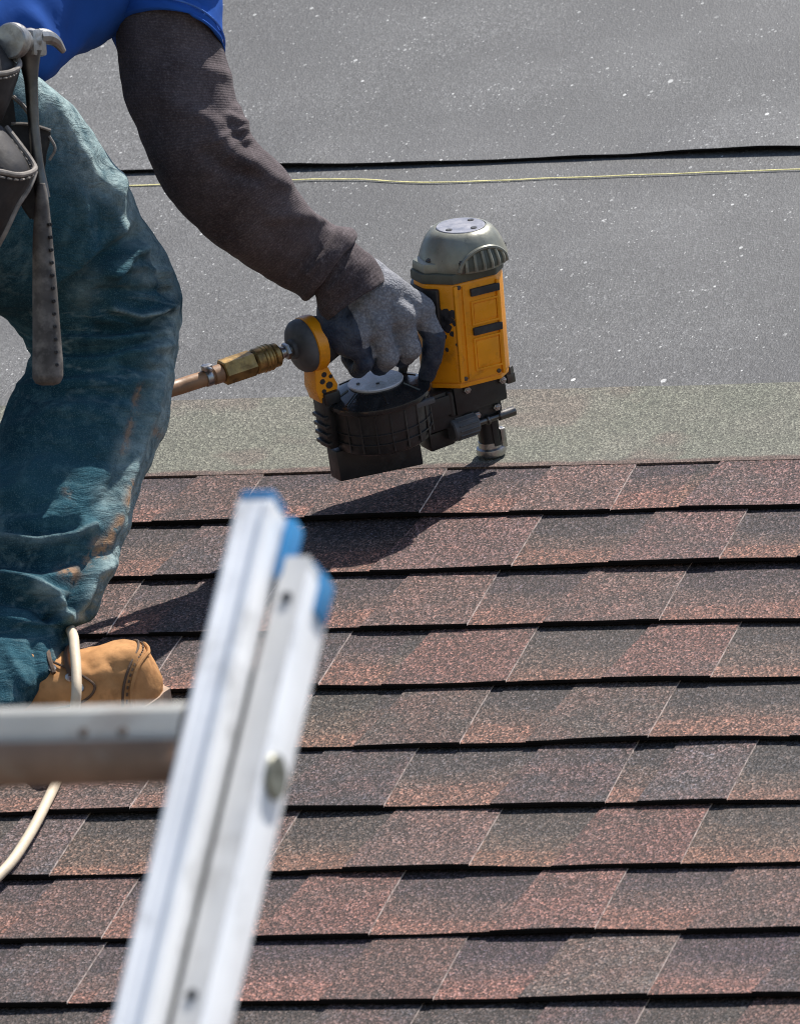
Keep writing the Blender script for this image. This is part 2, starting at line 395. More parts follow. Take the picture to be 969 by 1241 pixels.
def catmull(P, n):
    P = np.asarray(P, float); k = len(P); t = np.linspace(0, k-1, n); i = np.clip(t.astype(int), 0, k-2); s = (t-i)[:, None]
    p1 = P[i]; p2 = P[i+1]
    p0 = np.where((i > 0)[:, None], P[np.maximum(i-1, 0)], 2*P[0]-P[1]); p3 = np.where((i < k-2)[:, None], P[np.minimum(i+2, k-1)], 2*P[-1]-P[-2])
    return .5*((2*p1)+(-p0+p2)*s+(2*p0-5*p1+4*p2-p3)*s**2+(-p0+3*p1-3*p2+p3)*s**3)
def tube(mb, pts, r, n=60, seg=12, mi=0, smooth=True):
    P = catmull(pts, n) if smooth else np.asarray(pts, float); n = len(P)
    rr = np.interp(np.linspace(0, 1, n), np.linspace(0, 1, len(r)), r) if hasattr(r, '__len__') else np.full(n, r)
    T = np.gradient(P, axis=0); T /= np.linalg.norm(T, axis=1)[:, None]
    x, _, _ = basis(T[0]); th = np.linspace(0, 2*math.pi, seg, endpoint=False); v = []; f = []
    for i in range(n):
        x = unit(x - T[i]*(x@T[i])); y = np.cross(T[i], x)
        v.append(P[i] + rr[i]*(np.outer(np.cos(th), x)+np.outer(np.sin(th), y)))
    for i in range(n-1):
        for j in range(seg): j2 = (j+1) % seg; f.append((i*seg+j, i*seg+j2, (i+1)*seg+j2, (i+1)*seg+j))
    f.append(tuple(range(seg))[::-1]); f.append(tuple((n-1)*seg+j for j in range(seg)))
    return mb.add(np.concatenate(v), f, mi)
def loft(mb, st, nl=80, nr=64, pw=2.3, mi=0, tilt=0.0, caps=True):
    """st: (L point, R point, depth half thickness[, tilt]) along a limb"""
    L = catmull([s[0] for s in st], nl); Rr = catmull([s[1] for s in st], nl); T = catmull([[s[2]] for s in st], nl)[:, 0]
    K = catmull([[s[3] if len(s) > 3 else tilt] for s in st], nl)[:, 0]
    th = np.linspace(0, 2*math.pi, nr, endpoint=False); c = np.cos(th); s_ = np.sin(th)
    ex = np.sign(c)*np.abs(c)**(2/pw); ey = np.sign(s_)*np.abs(s_)**(2/pw)
    v = []; uv = []; cen = (L+Rr)/2
    dl = np.concatenate([[0], np.cumsum(np.linalg.norm(np.diff(cen, axis=0), axis=1))])
    for i in range(nl):
        a = (Rr[i]-L[i])/2; b_ = cd*T[i] + cu*(K[i]*T[i])
        v.append(cen[i] + np.outer(ex, a) + np.outer(ey, b_))
        uv.append(np.stack([th/(2*math.pi), np.full(nr, dl[i])], -1))
    f = []
    for i in range(nl-1):
        for j in range(nr): j2 = (j+1) % nr; f.append((i*nr+j, i*nr+j2, (i+1)*nr+j2, (i+1)*nr+j))
    if caps: f.append(tuple(range(nr))[::-1]); f.append(tuple((nl-1)*nr+j for j in range(nr)))
    return mb.add(np.concatenate(v), f, mi, np.concatenate(uv))
def capsules(mb, caps, seg=16):
    for (p0, r0, p1, r1) in caps:
        p0 = np.asarray(p0, float); p1 = np.asarray(p1, float)
        L = np.linalg.norm(p1-p0)
        if L < 1e-5: p1 = p0 + A_([0, 0, 1e-4]); L = 1e-4
        prof = [(r0*math.sin(a), -r0*math.cos(a)) for a in np.linspace(0, math.pi/2, 6)] + [(r1*math.cos(a), L+r1*math.sin(a)) for a in np.linspace(0, math.pi/2, 6)]
        lathe(mb, IDF, prof, p0, p1-p0, seg)
    return mb
def remesh(mb, voxel, smooth_it=3):
    """one continuous surface from overlapping closed pieces -> (verts, faces)"""
    me = bpy.data.meshes.new('tmp'); me.from_pydata(np.concatenate(mb.v).tolist(), [], mb.f)
    o = bpy.data.objects.new('tmp', me); col.objects.link(o)
    m_ = o.modifiers.new('r', 'REMESH'); m_.mode = 'VOXEL'; m_.voxel_size = voxel
    if smooth_it: s_ = o.modifiers.new('s', 'SMOOTH'); s_.iterations = smooth_it; s_.factor = .5
    dg = bpy.context.evaluated_depsgraph_get(); ev = o.evaluated_get(dg); em = ev.to_mesh()
    v = np.zeros(len(em.vertices)*3); em.vertices.foreach_get('co', v); f = [tuple(p.vertices) for p in em.polygons]
    ev.to_mesh_clear(); bpy.data.objects.remove(o); bpy.data.meshes.remove(me)
    return v.reshape(-1, 3), f
def fbm(P, scale, off=0.0, octv=3):
    out = np.zeros(len(P))
    for i, p in enumerate(P): out[i] = mn.fractal(Vector((p[0]*scale+off, p[1]*scale+off*.7, p[2]*scale-off)), .9, 2.1, octv, noise_basis='PERLIN_ORIGINAL')
    return out
def seg_dist(P, poly):
    d = np.full(len(P), 1e9)
    for a, b in zip(poly[:-1], poly[1:]):
        a = A_(a, float); b = A_(b, float); ab = b-a; t = np.clip(((P-a)@ab)/(ab@ab), 0, 1)
        d = np.minimum(d, np.linalg.norm(P-(a+t[:, None]*ab), axis=1))
    return d
def sculpt(o, folds, noise_amp=.003, noise_scale=14, aniso=None, off=0.0, front_only=True):
    """push the cloth in and out along its normals: folds = (polyline, height, half width)"""
    me = o.data; n = len(me.vertices); v = np.zeros(n*3); me.vertices.foreach_get('co', v); v = v.reshape(-1, 3); loc = A_(o.location)
    nm = np.zeros(n*3); me.vertex_normals.foreach_get('vector', nm); nm = nm.reshape(-1, 3)
    W = v+loc; P = proj(W); face = np.clip(-(nm@cd)*1.6+.35, 0, 1) if front_only else np.ones(n)
    h = np.zeros(n)
    for poly, amp, wd in folds:
        ds = seg_dist(P, poly); h += amp*np.exp(-(ds/wd)**2)*face
    if noise_amp: h += noise_amp*fbm(W if aniso is None else W@aniso, noise_scale, off)
    v = v + nm*h[:, None]; me.vertices.foreach_set('co', v.ravel()); me.update()
    return W, P, nm
def set_attr(o, name, val):
    a = o.data.attributes.new(name, 'FLOAT', 'POINT'); a.data.foreach_set('value', np.clip(val, 0, 1).astype(np.float32))

# =================================================================== THE ROOF
EXPO = .143; V0 = -.16039; NROW = 11
U0, U1, EAVE, RIDGE = -4.2, 4.6, -6.75, 3.4
def wav(u, v, s, o=0.0): return mn.noise(Vector((u*s+o, v*s-o*1.3, o*.37)))
mb = MB()
for (x0, x1, y0, y1, z0, z1) in ((U0, U1, EAVE, RIDGE, -.022, -.0015),):
    P = [R(u, v, n) for n in (z0, z1) for v in (y0, y1) for u in (x0, x1)]
    mb.add(P, [(0, 1, 3, 2), (4, 5, 7, 6), (0, 1, 5, 4), (2, 3, 7, 6), (0, 2, 6, 4), (1, 3, 7, 5)])
roof = mb.build('roof', M['deck'], smooth=0, base=R(0, EAVE, 0)); tag(roof, kind='structure')
mb = MB()
P = [R(u, v, n) for n in (-.2, -.023) for v in (EAVE-.02, EAVE+.02) for u in (U0, U1)]
mb.add(P, [(0, 1, 3, 2), (4, 5, 7, 6), (0, 1, 5, 4), (2, 3, 7, 6), (0, 2, 6, 4), (1, 3, 7, 5)])
mb.build('fascia_board', simple('white_fascia', (.75, .75, .73), .5), roof, smooth=0)

# ---- underlayment sheets: lower sheet, upper sheet with its lifted, wavy lap edge
LAP = .846
def grid(us, vs, fn):
    P = [fn(u, v) for v in vs for u in us]; nu = len(us)
    F = [(j*nu+i, j*nu+i+1, (j+1)*nu+i+1, (j+1)*nu+i) for j in range(len(vs)-1) for i in range(nu-1)]
    return P, F
def sheet_n(u, v): return .0012*wav(u, v, 2.1, 3) + .0007*wav(u, v*.6, 6.5, 8)
us = np.concatenate([np.linspace(U0, -1.6, 12), np.linspace(-1.5, 1.5, 120), np.linspace(1.6, U1, 12)])
mb = MB(); P, F = grid(us, np.linspace(-.14, LAP+.12, 56), lambda u, v: R(u, v, .0022+sheet_n(u, v))); mb.add(P, F)
mb.build('underlayment', M['felt'], roof, smooth=179)
def lap_lift(u): 
    return .0022 + .0095*max(0, .16+wav(u, 0, 4.2, 21)) + .0016*max(0, wav(u, 0, 11, 33)) + .0012*wav(u, 0, 14, 5)
def lap_v(u): return LAP + .0085*wav(u, 0, 2.6, 11) + .0020*wav(u, 0, 13, 2)
def upper(u, t, dn=0.0):
    v = lap_v(u) + t
    return R(u, v, .0045 + sheet_n(u, v)*1.4 + lap_lift(u)*math.exp(-(t/.10)**2) + .0022*max(0, wav(u, v, 2.6, 31))*math.exp(-t/.8) + dn)
ts = np.concatenate([[0, .004, .012, .025, .045, .07, .1, .14, .19, .25], np.linspace(.33, RIDGE-LAP-.02, 60)])
mb = MB(); nu = len(us)
P, F = grid(us, ts, upper); mb.add(P, F)
lo = [upper(u, 0, -.0022) for u in us]; hi = [upper(u, 0) for u in us]; bk = [upper(u, .05, -.0022) for u in us]
mb.add(lo+hi, [(i, i+1, nu+i+1, nu+i) for i in range(nu-1)], 1)
mb.add(lo+bk, [(i, i+1, nu+i+1, nu+i) for i in range(nu-1)], 1)
mb.build('underlayment', [M['felt'], M['asphalt_edge']], roof, smooth=60)
# yellow snapped guide line on the lower sheet
mb = MB(); gl = []
pl = [pixn(x, y, .003) for x, y in ((-420, 231), (0, 228), (155, 226), (400, 218), (520, 222), (665, 217), (800, 212), (969, 206), (1250, 199), (1500, 194))]
pl = catmull(pl, 160)
gp = [p + N*(.0006+.0003*mn.noise(Vector((p[0]*30, 0, 0)))) + V*.0012*mn.noise(Vector((p[0]*22, 3, 0))) for p in pl]; gv = []
for p in gp:
    hw = .0010+.0005*mn.noise(Vector((p[0]*60, 9, 0))); gv += [p-V*hw, p-V*hw+N*.0006, p+V*hw+N*.0006, p+V*hw]
mb.add(gv, [(i*4+j, i*4+4+j, i*4+5+j, i*4+1+j) for i in range(len(gp)-1) for j in range(3)])
mb.build('guide_line', M['line'], roof, smooth=179)

# ---- shingles
def bow(u, k): return .0011*wav(u, k*3.7, 2.3, 40) + .0011*wav(u, k*5.1, 7.0, 77)
def butt_v(u, k): return .0034*wav(u, k*2.9, 3.1, 13) + .0016*wav(u, k*7.3, 15, 90)
def butt_lift(u, k): return max(0.0, .0002 + (.0040+.0004*min(k, 9))*wav(u, k*4.3, 3.7, 55)) + .0006*abs(wav(u, k*1.3, 19, 5))
SL = 6.0/143.0
def row_n(u, vp, k, top):
    base = .0035 + .0050 + top - SL*min(max(vp, 0), .17) + bow(u, k)
    return base + butt_lift(u, k)*max(0, 1-vp/.12)**1.5
def row_p(u, vp, k, top):
    v = V0 - EXPO*(k-1) + vp + butt_v(u, k)*max(0, 1-max(vp, 0)/.14)
    return R(u, v, row_n(u, vp, k, top))
def px_to_u(x, k):
    v = V0-EXPO*(k-1); a, b = -2.0, 3.0
    for _ in range(40):
        c = (a+b)/2
        if proj(R(c, v, .01))[0] < x: a = c
        else: b = c
    return (a+b)/2
RUST = (.142, .074, .061); BROWN = (.110, .070, .060); PINK = (.130, .078, .071); OLIVE = (.094, .074, .063); DARK = (.062, .052, .054); GREY = (.075, .064, .064)
TR = {1: [(184, 284, BROWN), (369, 508, BROWN), (616, 739, BROWN), (822, 1000, PINK)],
      2: [(185, 300, DARK), (448, 620, PINK), (737, 871, PINK), (965, 1080, BROWN)],
      3: [(20, 130, BROWN), (181, 300, GREY), (436, 566, BROWN), (657, 798, BROWN), (1000, 1110, BROWN)],
      4: [(60, 178, DARK), (270, 386, DARK), (462, 613, RUST), (729, 861, RUST), (972, 1090, BROWN)],
      5: [(200, 340, BROWN), (429, 557, OLIVE), (637, 785, OLIVE), (956, 1090, BROWN)],
      6: [(40, 158, BROWN), (330, 465, DARK), (594, 733, DARK), (772, 881, GREY), (986, 1100, BROWN)],
      7: [(-40, 61, GREY), (200, 320, BROWN), (415, 568, BROWN), (667, 824, RUST), (985, 1100, BROWN)],
      8: [(0, 124, BROWN), (310, 447, RUST), (593, 721, RUST), (831, 975, BROWN)],
      9: [(-40, 82, GREY), (111, 215, BROWN), (387, 525, BROWN), (628, 785, OLIVE), (911, 1050, DARK)],
      10: [(60, 180, BROWN), (330, 468, GREY), (600, 744, DARK), (850, 990, BROWN)]}
STRAIGHT = {(6, 772), (9, 111)}
INS = .0105
def tab_mesh(mb, k, ul, ur, insl=INS, insr=INS, cols=5):
    vps = (-.0012, .05, .10, .168); top = .0019; P = []; UVs = []
    for i in range(cols+1):
        t = i/cols
        for j, vp in enumerate(vps):
            q = max(0, min(1, vp/EXPO)); a = ul + insl*q; b_ = ur - insr*q; u = a+(b_-a)*t
            P.append(row_p(u, vp, k, top)); UVs.append((u, vp/EXPO))
    for i in range(cols+1):
        t = i/cols
        for j, vp in enumerate(vps):
            q = max(0, min(1, vp/EXPO)); a = ul + insl*q; b_ = ur - insr*q; u = a+(b_-a)*t
            P.append(row_p(u, vp, k, -.0006)); UVs.append((u, vp/EXPO))
    nj = len(vps); off = (cols+1)*nj; F = []
    for i in range(cols):
        for j in range(nj-1): F.append((i*nj+j, (i+1)*nj+j, (i+1)*nj+j+1, i*nj+j+1))
        F.append((i*nj, (i+1)*nj, off+(i+1)*nj, off+i*nj))
    for i in (0, cols):
        for j in range(nj-1): F.append((i*nj+j, i*nj+j+1, off+i*nj+j+1, off+i*nj+j))
    mb.add(P, F, 0, UVs)
    me_mi = mb.mi
    cnt = len(F)
    for i in range(cols): mb.mi[len(mb.mi)-cnt + i*nj + nj-1] = 1       # cut butt edge
    for i in range(nj-1): mb.mi[len(mb.mi)-1-i] = 2                     # right side of the tab, painted pale as if sunlit
def strip_mesh(mb, k, ua, ub, cols=24):
    vps = (0.0, .045, .09, .175); P = []; UVs = []
    for i in range(cols+1):
        u = ua+(ub-ua)*i/cols
        for vp in vps: P.append(row_p(u, vp, k, 0.0)); UVs.append((u+k*3.77, vp/EXPO))
        P.append(row_p(u, .0005, k, -.0038)); UVs.append((u, 0))
    F = []
    for i in range(cols):
        a = i*5; b_ = a+5
        for j in range(3): F.append((a+j, b_+j, b_+j+1, a+j+1))
        F.append((a, b_, b_+4, a+4))
    mb.add(P, F, 0, UVs)
    n = len(F)
    for i in range(cols): mb.mi[len(mb.mi)-n+i*4+3] = 1
UA, UB = -1.0, 1.45
rng = random.Random(3)
rowtabs = {}
for k in range(1, NROW+1):
    tabs = [(px_to_u(a, k), px_to_u(b_, k), c, (k, a) in STRAIGHT) for a, b_, c in TR.get(k, [])]
    if not tabs: tabs = [(.1, .22, BROWN, False)]
    while tabs[0][0] > UA:
        r = tabs[0][0] - rng.uniform(.075, .10); tabs.insert(0, (r-rng.uniform(.10, .125), r, rng.choice([RUST, BROWN, BROWN, OLIVE, DARK, GREY]), False))
    while tabs[-1][1] < UB:
        l = tabs[-1][1] + rng.uniform(.075, .10); tabs.append((l, l+rng.uniform(.10, .125), rng.choice([RUST, BROWN, PINK, OLIVE, DARK, GREY]), False))
    rowtabs[k] = tabs
    # strip joints sit just right of a tab's right edge
    first = [i for i, t in enumerate(tabs) if t[3]]
    start = first[0] if first else int(rng.random()*4)+1
    cuts = [start]; i = start
    while i-5 >= 0: i -= 5; cuts.insert(0, i)
    i = start
    while i+5 < len(tabs): i += 5; cuts.append(i)
    edges = [UA-.25] + [tabs[c][0]-(.001 if tabs[c][3] else .012) for c in cuts if tabs[c][0] > UA-.2] + [UB+.25]
    for a, b_ in zip(edges[:-1], edges[1:]):
        mb = MB(); strip_mesh(mb, k, a, b_, cols=max(6, int((b_-a)*26)))
        sh = mb.build('shingle', [M['gap'], M['asphalt_edge']], roof, smooth=40); sh.color = (*[x*rng.uniform(.8, 1.25) for x in BROWN], 1)
        for (ul, ur, c, stq) in tabs:
            if a-.001 <= (ul+ur)/2 < b_:
                mb = MB(); tab_mesh(mb, k, ul, ur, 0.0 if stq else INS, INS)
                t = mb.build('tab', [M['tab'], M['asphalt_edge'], M['cut_edge']], sh, smooth=40)
                f = rng.uniform(.80, 1.18); t.color = (c[0]*f, c[1]*f, c[2]*f, 1)
        if k == 1:      # the open headlap of the top course: laminated band with its row of slot ends
            mb = MB(); vps = (.128, .15, .19, .25, .306, .3385); n = max(8, int((b_-a)*30)); P = []; UVs = []
            for i in range(n+1):
                u = a+(b_-a)*i/n
                vv = .0012*wav(u, 0, 12, 4); 
                for j, vp in enumerate(vps):
                    hh = .0019
                    P.append(row_p(u, vp+vv+(.0022*wav(u, 1, 4.5, 9) if j == 5 else 0), k, hh+.0006+(.0016*max(0, wav(u, 2, 6, 7)) if j == 5 else 0))); UVs.append((u, vp/EXPO))
                P.append(row_p(u, vps[0]+vv, k, -.0004)); UVs.append((u, .9)); P.append(R(u, V0+vps[-1]+.0022*wav(u, 1, 4.5, 9), .0016)); UVs.append((u, 2.3))
            F = []
            for i in range(n):
                q = i*8; r_ = q+8
                for j in range(5): F.append((q+j, r_+j, r_+j+1, q+j+1))
                F.append((q, r_, r_+6, q+6)); F.append((q+5, r_+5, r_+7, q+7))
            mb.add(P, F, 0, UVs); mb.build('headlap', M['headlap'], sh, smooth=50)
# the rest of the slope, outside the picture: same courses joined into one part
mb = MB(); rr = random.Random(5)
def plain_tab(k, ul, ur):
    P = [row_p(u, vp, k, h) for h in (-.0006, .0032) for vp in (0, .165) for u in (ul+(INS if vp else 0), ur-(INS if vp else 0))]
    mb.add(P, [(4, 5, 7, 6), (0, 1, 5, 4), (0, 2, 6, 4), (1, 3, 7, 5)], 0, [(u_, vp/EXPO) for h in (0, 1) for vp in (0, .165) for u_ in (ul, ur)])
def plain_strip(k, ua, ub):
    n = max(2, int((ub-ua)*4)); P = []; UVs = []
    for i in range(n+1):
        u = ua+(ub-ua)*i/n
        P += [row_p(u, 0, k, -.0038), row_p(u, 0, k, 0), row_p(u, .175, k, 0)]; UVs += [(u+k*3.77, 0), (u+k*3.77, .001), (u+k*3.77, 1.2)]
    mb.add(P, [q for i in range(n) for q in ((i*3, i*3+3, i*3+4, i*3+1), (i*3+1, i*3+4, i*3+5, i*3+2))], 1, UVs)
k = 1
while V0-EXPO*(k-1) > EAVE:
    spans = [(U0, UA-.25), (UB+.25, U1)] if k <= NROW else [(U0, U1)]
    for a, b_ in spans:
        plain_strip(k, a, b_); x = a + rr.uniform(0, .1)
        while x+.12 < b_:
            l = rr.uniform(.10, .125); plain_tab(k, x, x+l); x += l+rr.uniform(.075, .1)
        if k == 1:
            P = [row_p(u, vp, 1, .0036) for vp in (.128, .3385) for u in (a, b_)]; mb.add(P, [(0, 1, 3, 2)], 2, [(0, .9), (1, .9), (0, 2.3), (1, 2.3)])
    k += 1
rest = mb.build('outer_shingles', [M['tab'], M['gap'], M['headlap']], roof, smooth=0); rest['kind'] = 'stuff'; rest.color = (.115, .079, .068, 1)

# ground far below
gz = -6.4
mb = MB(); mb.add([(-900, -900, gz), (900, -900, gz), (900, 900, gz), (-900, 900, gz)], [(0, 1, 2, 3)])
tag(mb.build('ground', M['ground'], smooth=0), kind='structure')

# =================================================================== NAIL GUN
HD = -.70*U - .714*V; SD = .714*U - .70*V
G = Frame(R(0, 0, .0), HD, SD, N)       # x: back along the handle, y: towards the viewer's side, z: up the body
G = Frame(R(0, 0, .0065), HD, SD, N*.955)
ax_b = unit(N-.080*HD); hx_b = unit(HD-ax_b*(HD@ax_b))
GB = Frame(G((.0145, 0, .100))-(hx_b*.010*1.02+ax_b*.100*.915), hx_b*.99, SD*1.0, ax_b*.915)
gun = empty('nail_gun', G((0, 0, 0)))
tag(gun, 'yellow and black coil roofing nailer held nose down on the top shingle course', 'nail gun')
OCT = [(-.0135, .034), (-.0300, .020), (-.0300, -.013), (-.018, -.034), (.036, -.034), (.058, -.011), (.058, .011), (.036, .034)]
mb = MB(); prism(mb, GB, OCT, .100, .218, .004, seg=3)
prism(mb, GB, [(x*.97+.0003, y*.93) for x, y in OCT], .095, .1005, .001)
housing = mb.build('housing', M['yellow'], gun)
# side panels framed by raised ribs, dark grip bars between them
def ribframe(l0, l1, z0, z1, s, w=.0024, h=.0018):
    m_ = MB()
    for (c, sz) in (((l0, s, (z0+z1)/2), (w, h, z1-z0)), ((l1, s, (z0+z1)/2), (w, h, z1-z0)), (((l0+l1)/2, s+.0002, z0), (l1-l0+w, h, w)), (((l0+l1)/2, s+.0002, z1), (l1-l0+w, h, w))):
        box(m_, GB, c, sz, .0006)
    return m_
ribframe(-.0135, .0165, .166, .192, .0345).build('panel', M['yellow'], housing)
ribframe(-.0135, .0165, .113, .149, .0345).build('panel', M['yellow'], housing)
mb = MB(); box(mb, GB, (.0015, .0342, .1795), (.026, .001, .020), .0003); mb.build('panel_face', M['yellow'], housing)
mb = MB(); box(mb, GB, (.0015, .0342, .131), (.026, .001, .030), .0003); mb.build('panel_face', M['yellow'], housing)
for z in (.2035, .158):
    mb = MB(); box(mb, GB, (.0005, .0352, z), (.034, .0042, .0090), .0016); mb.build('grip_bar', M['rubber'], housing)
# rib down the corner and at the rear chamfer
mb = MB(); box(mb, GB, (.0345, .0345, .159), (.0045, .004, .112), .0012); box(mb, GB, (.0255, .0345, .159), (.002, .002, .108), .0006); mb.build('corner_rib', M['yellow'], housing)
mb = MB(); box(mb, GB, (-.0150, .0345, .157), (.0036, .003, .110), .0012); mb.build('front_rib', M['yellow'], housing)
# scuffs worn through the paint on the rear chamfer, and the dark patch by the handle
cham = unit(G.m.T @ A_([.023, .022, 0]) if False else HD*.023+SD*.022); chx = unit(HD*.022-SD*.023)
CH = Frame(GB((.047, .0225, 0)), chx, ax_b*.985, cham)
mb = MB(); r4 = random.Random(11)
for (x, y, s) in ((-.006, .155, .0040), (.001, .157, .0052), (.006, .152, .0035), (-.002, .148, .0040), (.004, .146, .0052), (-.007, .146, .0028), (.0, .140, .0036), (.006, .139, .0024), (-.004, .134, .0022), (.003, .131, .0016), (-.008, .122, .0014), (.002, .117, .0017), (.007, .161, .002)):
    n = 9; x, s, y = x*1.1-.0065, s*1.45, y+.014; pts = [(x+s*r4.uniform(.55, 1.1)*math.cos(t), y+s*r4.uniform(.55, 1.1)*math.sin(t)) for t in np.linspace(0, 2*math.pi, n, endpoint=False)]
    P = [(a, b_, .0006) for a, b_ in pts]; Q = [(a, b_, -.001) for a, b_ in pts]
    mb.add(CH(P+Q), [tuple(range(n))]+[(i, (i+1) % n, n+(i+1) % n, n+i) for i in range(n)])
mb.build('paint_scuff', M['blue_print'], housing)
mb = MB(); prism(mb, GB, [(.052, .026), (.060, .014), (.060, -.014), (.052, -.026), (.047, -.026), (.047, .0245)], .168, .212, .002); mb.build('rear_pad', M['black'], housing)
for l_, s_, z_ in ((.030, .0345, .106), (-.009, .0345, .106), (.030, .0345, .2125)):
    mb = MB(); cyl(mb, GB, (l_, s_-.001, z_), (l_, s_+.0012, z_), .0024, seg=12, bev=.0004); mb.build('screw', M['steel_dark'], housing)
# cap
capf = Frame(GB((.004, 0, 0)), hx_b*.99, SD*.99, ax_b*.915)
mb = MB()
prism(mb, GB, [(x*1.03+.0002, y*1.07) for x, y in OCT], .2175, .2290, .002, mi=1)
lathe(mb, capf, [(.0455, .2285), (.0462, .236), (.0445, .2415), (.0415, .2500), (.0378, .2585), (.0330, .2652), (.0290, .2684), (.0262, .2690), (.0262, .2680), (.0, .2680)], seg=56)
# rear shoulder of the cap, over the handle
prism(mb, GB, [(.022, .035), (.0575, .013), (.0575, -.013), (.022, -.035)], .2285, .2395, .003, taper=.93)
capo = mb.build('cap', [M['gun_grey'], M['gun_grey_dark']], gun)
mb = MB(); lathe(mb, capf, [(.0252, .2675), (.0252, .2692), (.0246, .2698), (0, .2698)], seg=48); plate = mb.build('exhaust_plate', M['plate_grey'], capo)
for a in (205, 20, 110):
    x, y = .018*math.cos(math.radians(a)), .018*math.sin(math.radians(a))
    mb = MB(); lathe(mb, capf, [(.0034, .2690), (.0034, .2704), (.0018, .2706), (0, .2702)], (x, y, 0), seg=14); mb.build('screw', M['black'], capo)
# exhaust grille on the viewer's right of the dome: dark opening, ribs, pale arch
def dome_pt(ang, z, off=0.0):
    zz = [.2285, .236, .2415, .250, .2585, .2655]; rr_ = [.0455, .0462, .0445, .0415, .0378, .0330]
    r = np.interp(z, zz, rr_)+off; a = math.radians(ang); return capf((r*math.cos(a), r*math.sin(a), z))
A0, A1 = 58, 132
mb = MB(); us_ = np.linspace(A0, A1, 13); zs = np.linspace(.231, .2525, 7)
def arch(ang): return math.sqrt(max(0, 1-((ang-(A0+A1)/2)/((A1-A0)/2))**2))
P = [dome_pt(a, .231+(z-.231)*max(.05, arch(a)), .0009) for z in zs for a in us_]
mb.add(P, [(j*13+i, j*13+i+1, (j+1)*13+i+1, (j+1)*13+i) for j in range(6) for i in range(12)]); grille = mb.build('exhaust_grille', M['gun_grey_dark'], capo)
for a in np.linspace(A0+8, A1-8, 6):
    top = .231+.0205*arch(a); mb = MB(); tube(mb, [dome_pt(a, z, .0012) for z in np.linspace(.231, top, 5)], .0019, 8, 6); mb.build('rib', M['gun_grey'], grille)
mb = MB(); tube(mb, [dome_pt(a, .2312+.0225*arch(a), .0012) for a in np.linspace(A0-1, A1+1, 24)], .0024, 40, 8); mb.build('grille_arch', M['gun_grey'], capo)
for a in (170, 60, 10):
    p = A_([.004+.0425*math.cos(math.radians(a)), .0425*math.sin(math.radians(a)), .229])
    mb = MB(); cyl(mb, GB, p, p+A_([0, 0, .013]), .0045, seg=6, bev=.0006); cyl(mb, GB, p+A_([0, 0, .012]), p+A_([0, 0, .0145]), .0028, seg=12, bev=.0004); mb.build('cap_bolt', M['steel_dark'], capo)
# nose
mb = MB()
prism(mb, G, [(-.017, -.022), (-.017, .022), (.044, .024), (.044, -.024)], .064, .0965, .003)
prism(mb, G, [(-.012, -.016), (-.012, .016), (.032, .017), (.032, -.017)], .048, .065, .003)
prism(mb, G, [(.044, -.012), (.044, .012), (.074, .014), (.074, -.012)], .030, .050, .003)
nose = mb.build('nose_block', M['black'], gun)
for (l, s, z) in ((-.012, .0225, .088), (.030, .0245, .091), (.020, .0180, .057), (-.004, .0165, .058)):
    mb = MB(); cyl(mb, G, (l, s-.004, z), (l, s+.004, z), .0042, seg=6, bev=.0006); cyl(mb, G, (l, s+.003, z), (l, s+.0055, z), .0022, seg=10, bev=.0004); mb.build('bolt', M['steel'], nose)
mb = MB(); cyl(mb, G, (-.026, .012, .088), (-.026, .012, .097), .006, seg=6); box(mb, G, (-.027, .010, .083), (.010, .012, .012), .002); mb.build('front_lug', M['steel_dark'], nose)
mb = MB(); cyl(mb, G, (0, 0, .010), (0, 0, .064), .0115, seg=28); cyl(mb, G, (0, 0, .044), (0, 0, .052), .0135, seg=28); box(mb, G, (-.002, .0095, .034), (.008, .008, .044), .0015)
mb.build('nose_tube', M['black'], nose)
mb = MB(); lathe(mb, G, [(.0100, .0), (.0148, .0008), (.0158, .004), (.0150, .0085), (.0128, .0100), (.0122, .016), (.0105, .0165)], seg=36); box(mb, G, (-.011, .007, .018), (.006, .008, .022), .0015); mb.build('nose_foot', M['steel'], nose)
mb = MB(); cyl(mb, G, (.022, .018, .049), (.052, .018, .049), .0125, seg=30, bev=.0015)
for j in range(14):
    a = j/14*2*math.pi; cyl(mb, G, (.024, .018+.0123*math.cos(a), .049+.0123*math.sin(a)), (.046, .018+.0123*math.cos(a), .049+.0123*math.sin(a)), .0012, seg=6, bev=.0003)
mb.build('depth_dial', M['cap_dark'], nose)
mb = MB(); cyl(mb, G, (.022, .018, .047), (-.020, .018, .047), .0036, seg=14); cyl(mb, G, (-.004, .018, .047), (-.024, .018, .047), .0052, seg=14); cyl(mb, G, (.006, .018, .047), (.010, .018, .047), .0055, seg=14); mb.build('depth_rod', M['steel_dark'], nose)
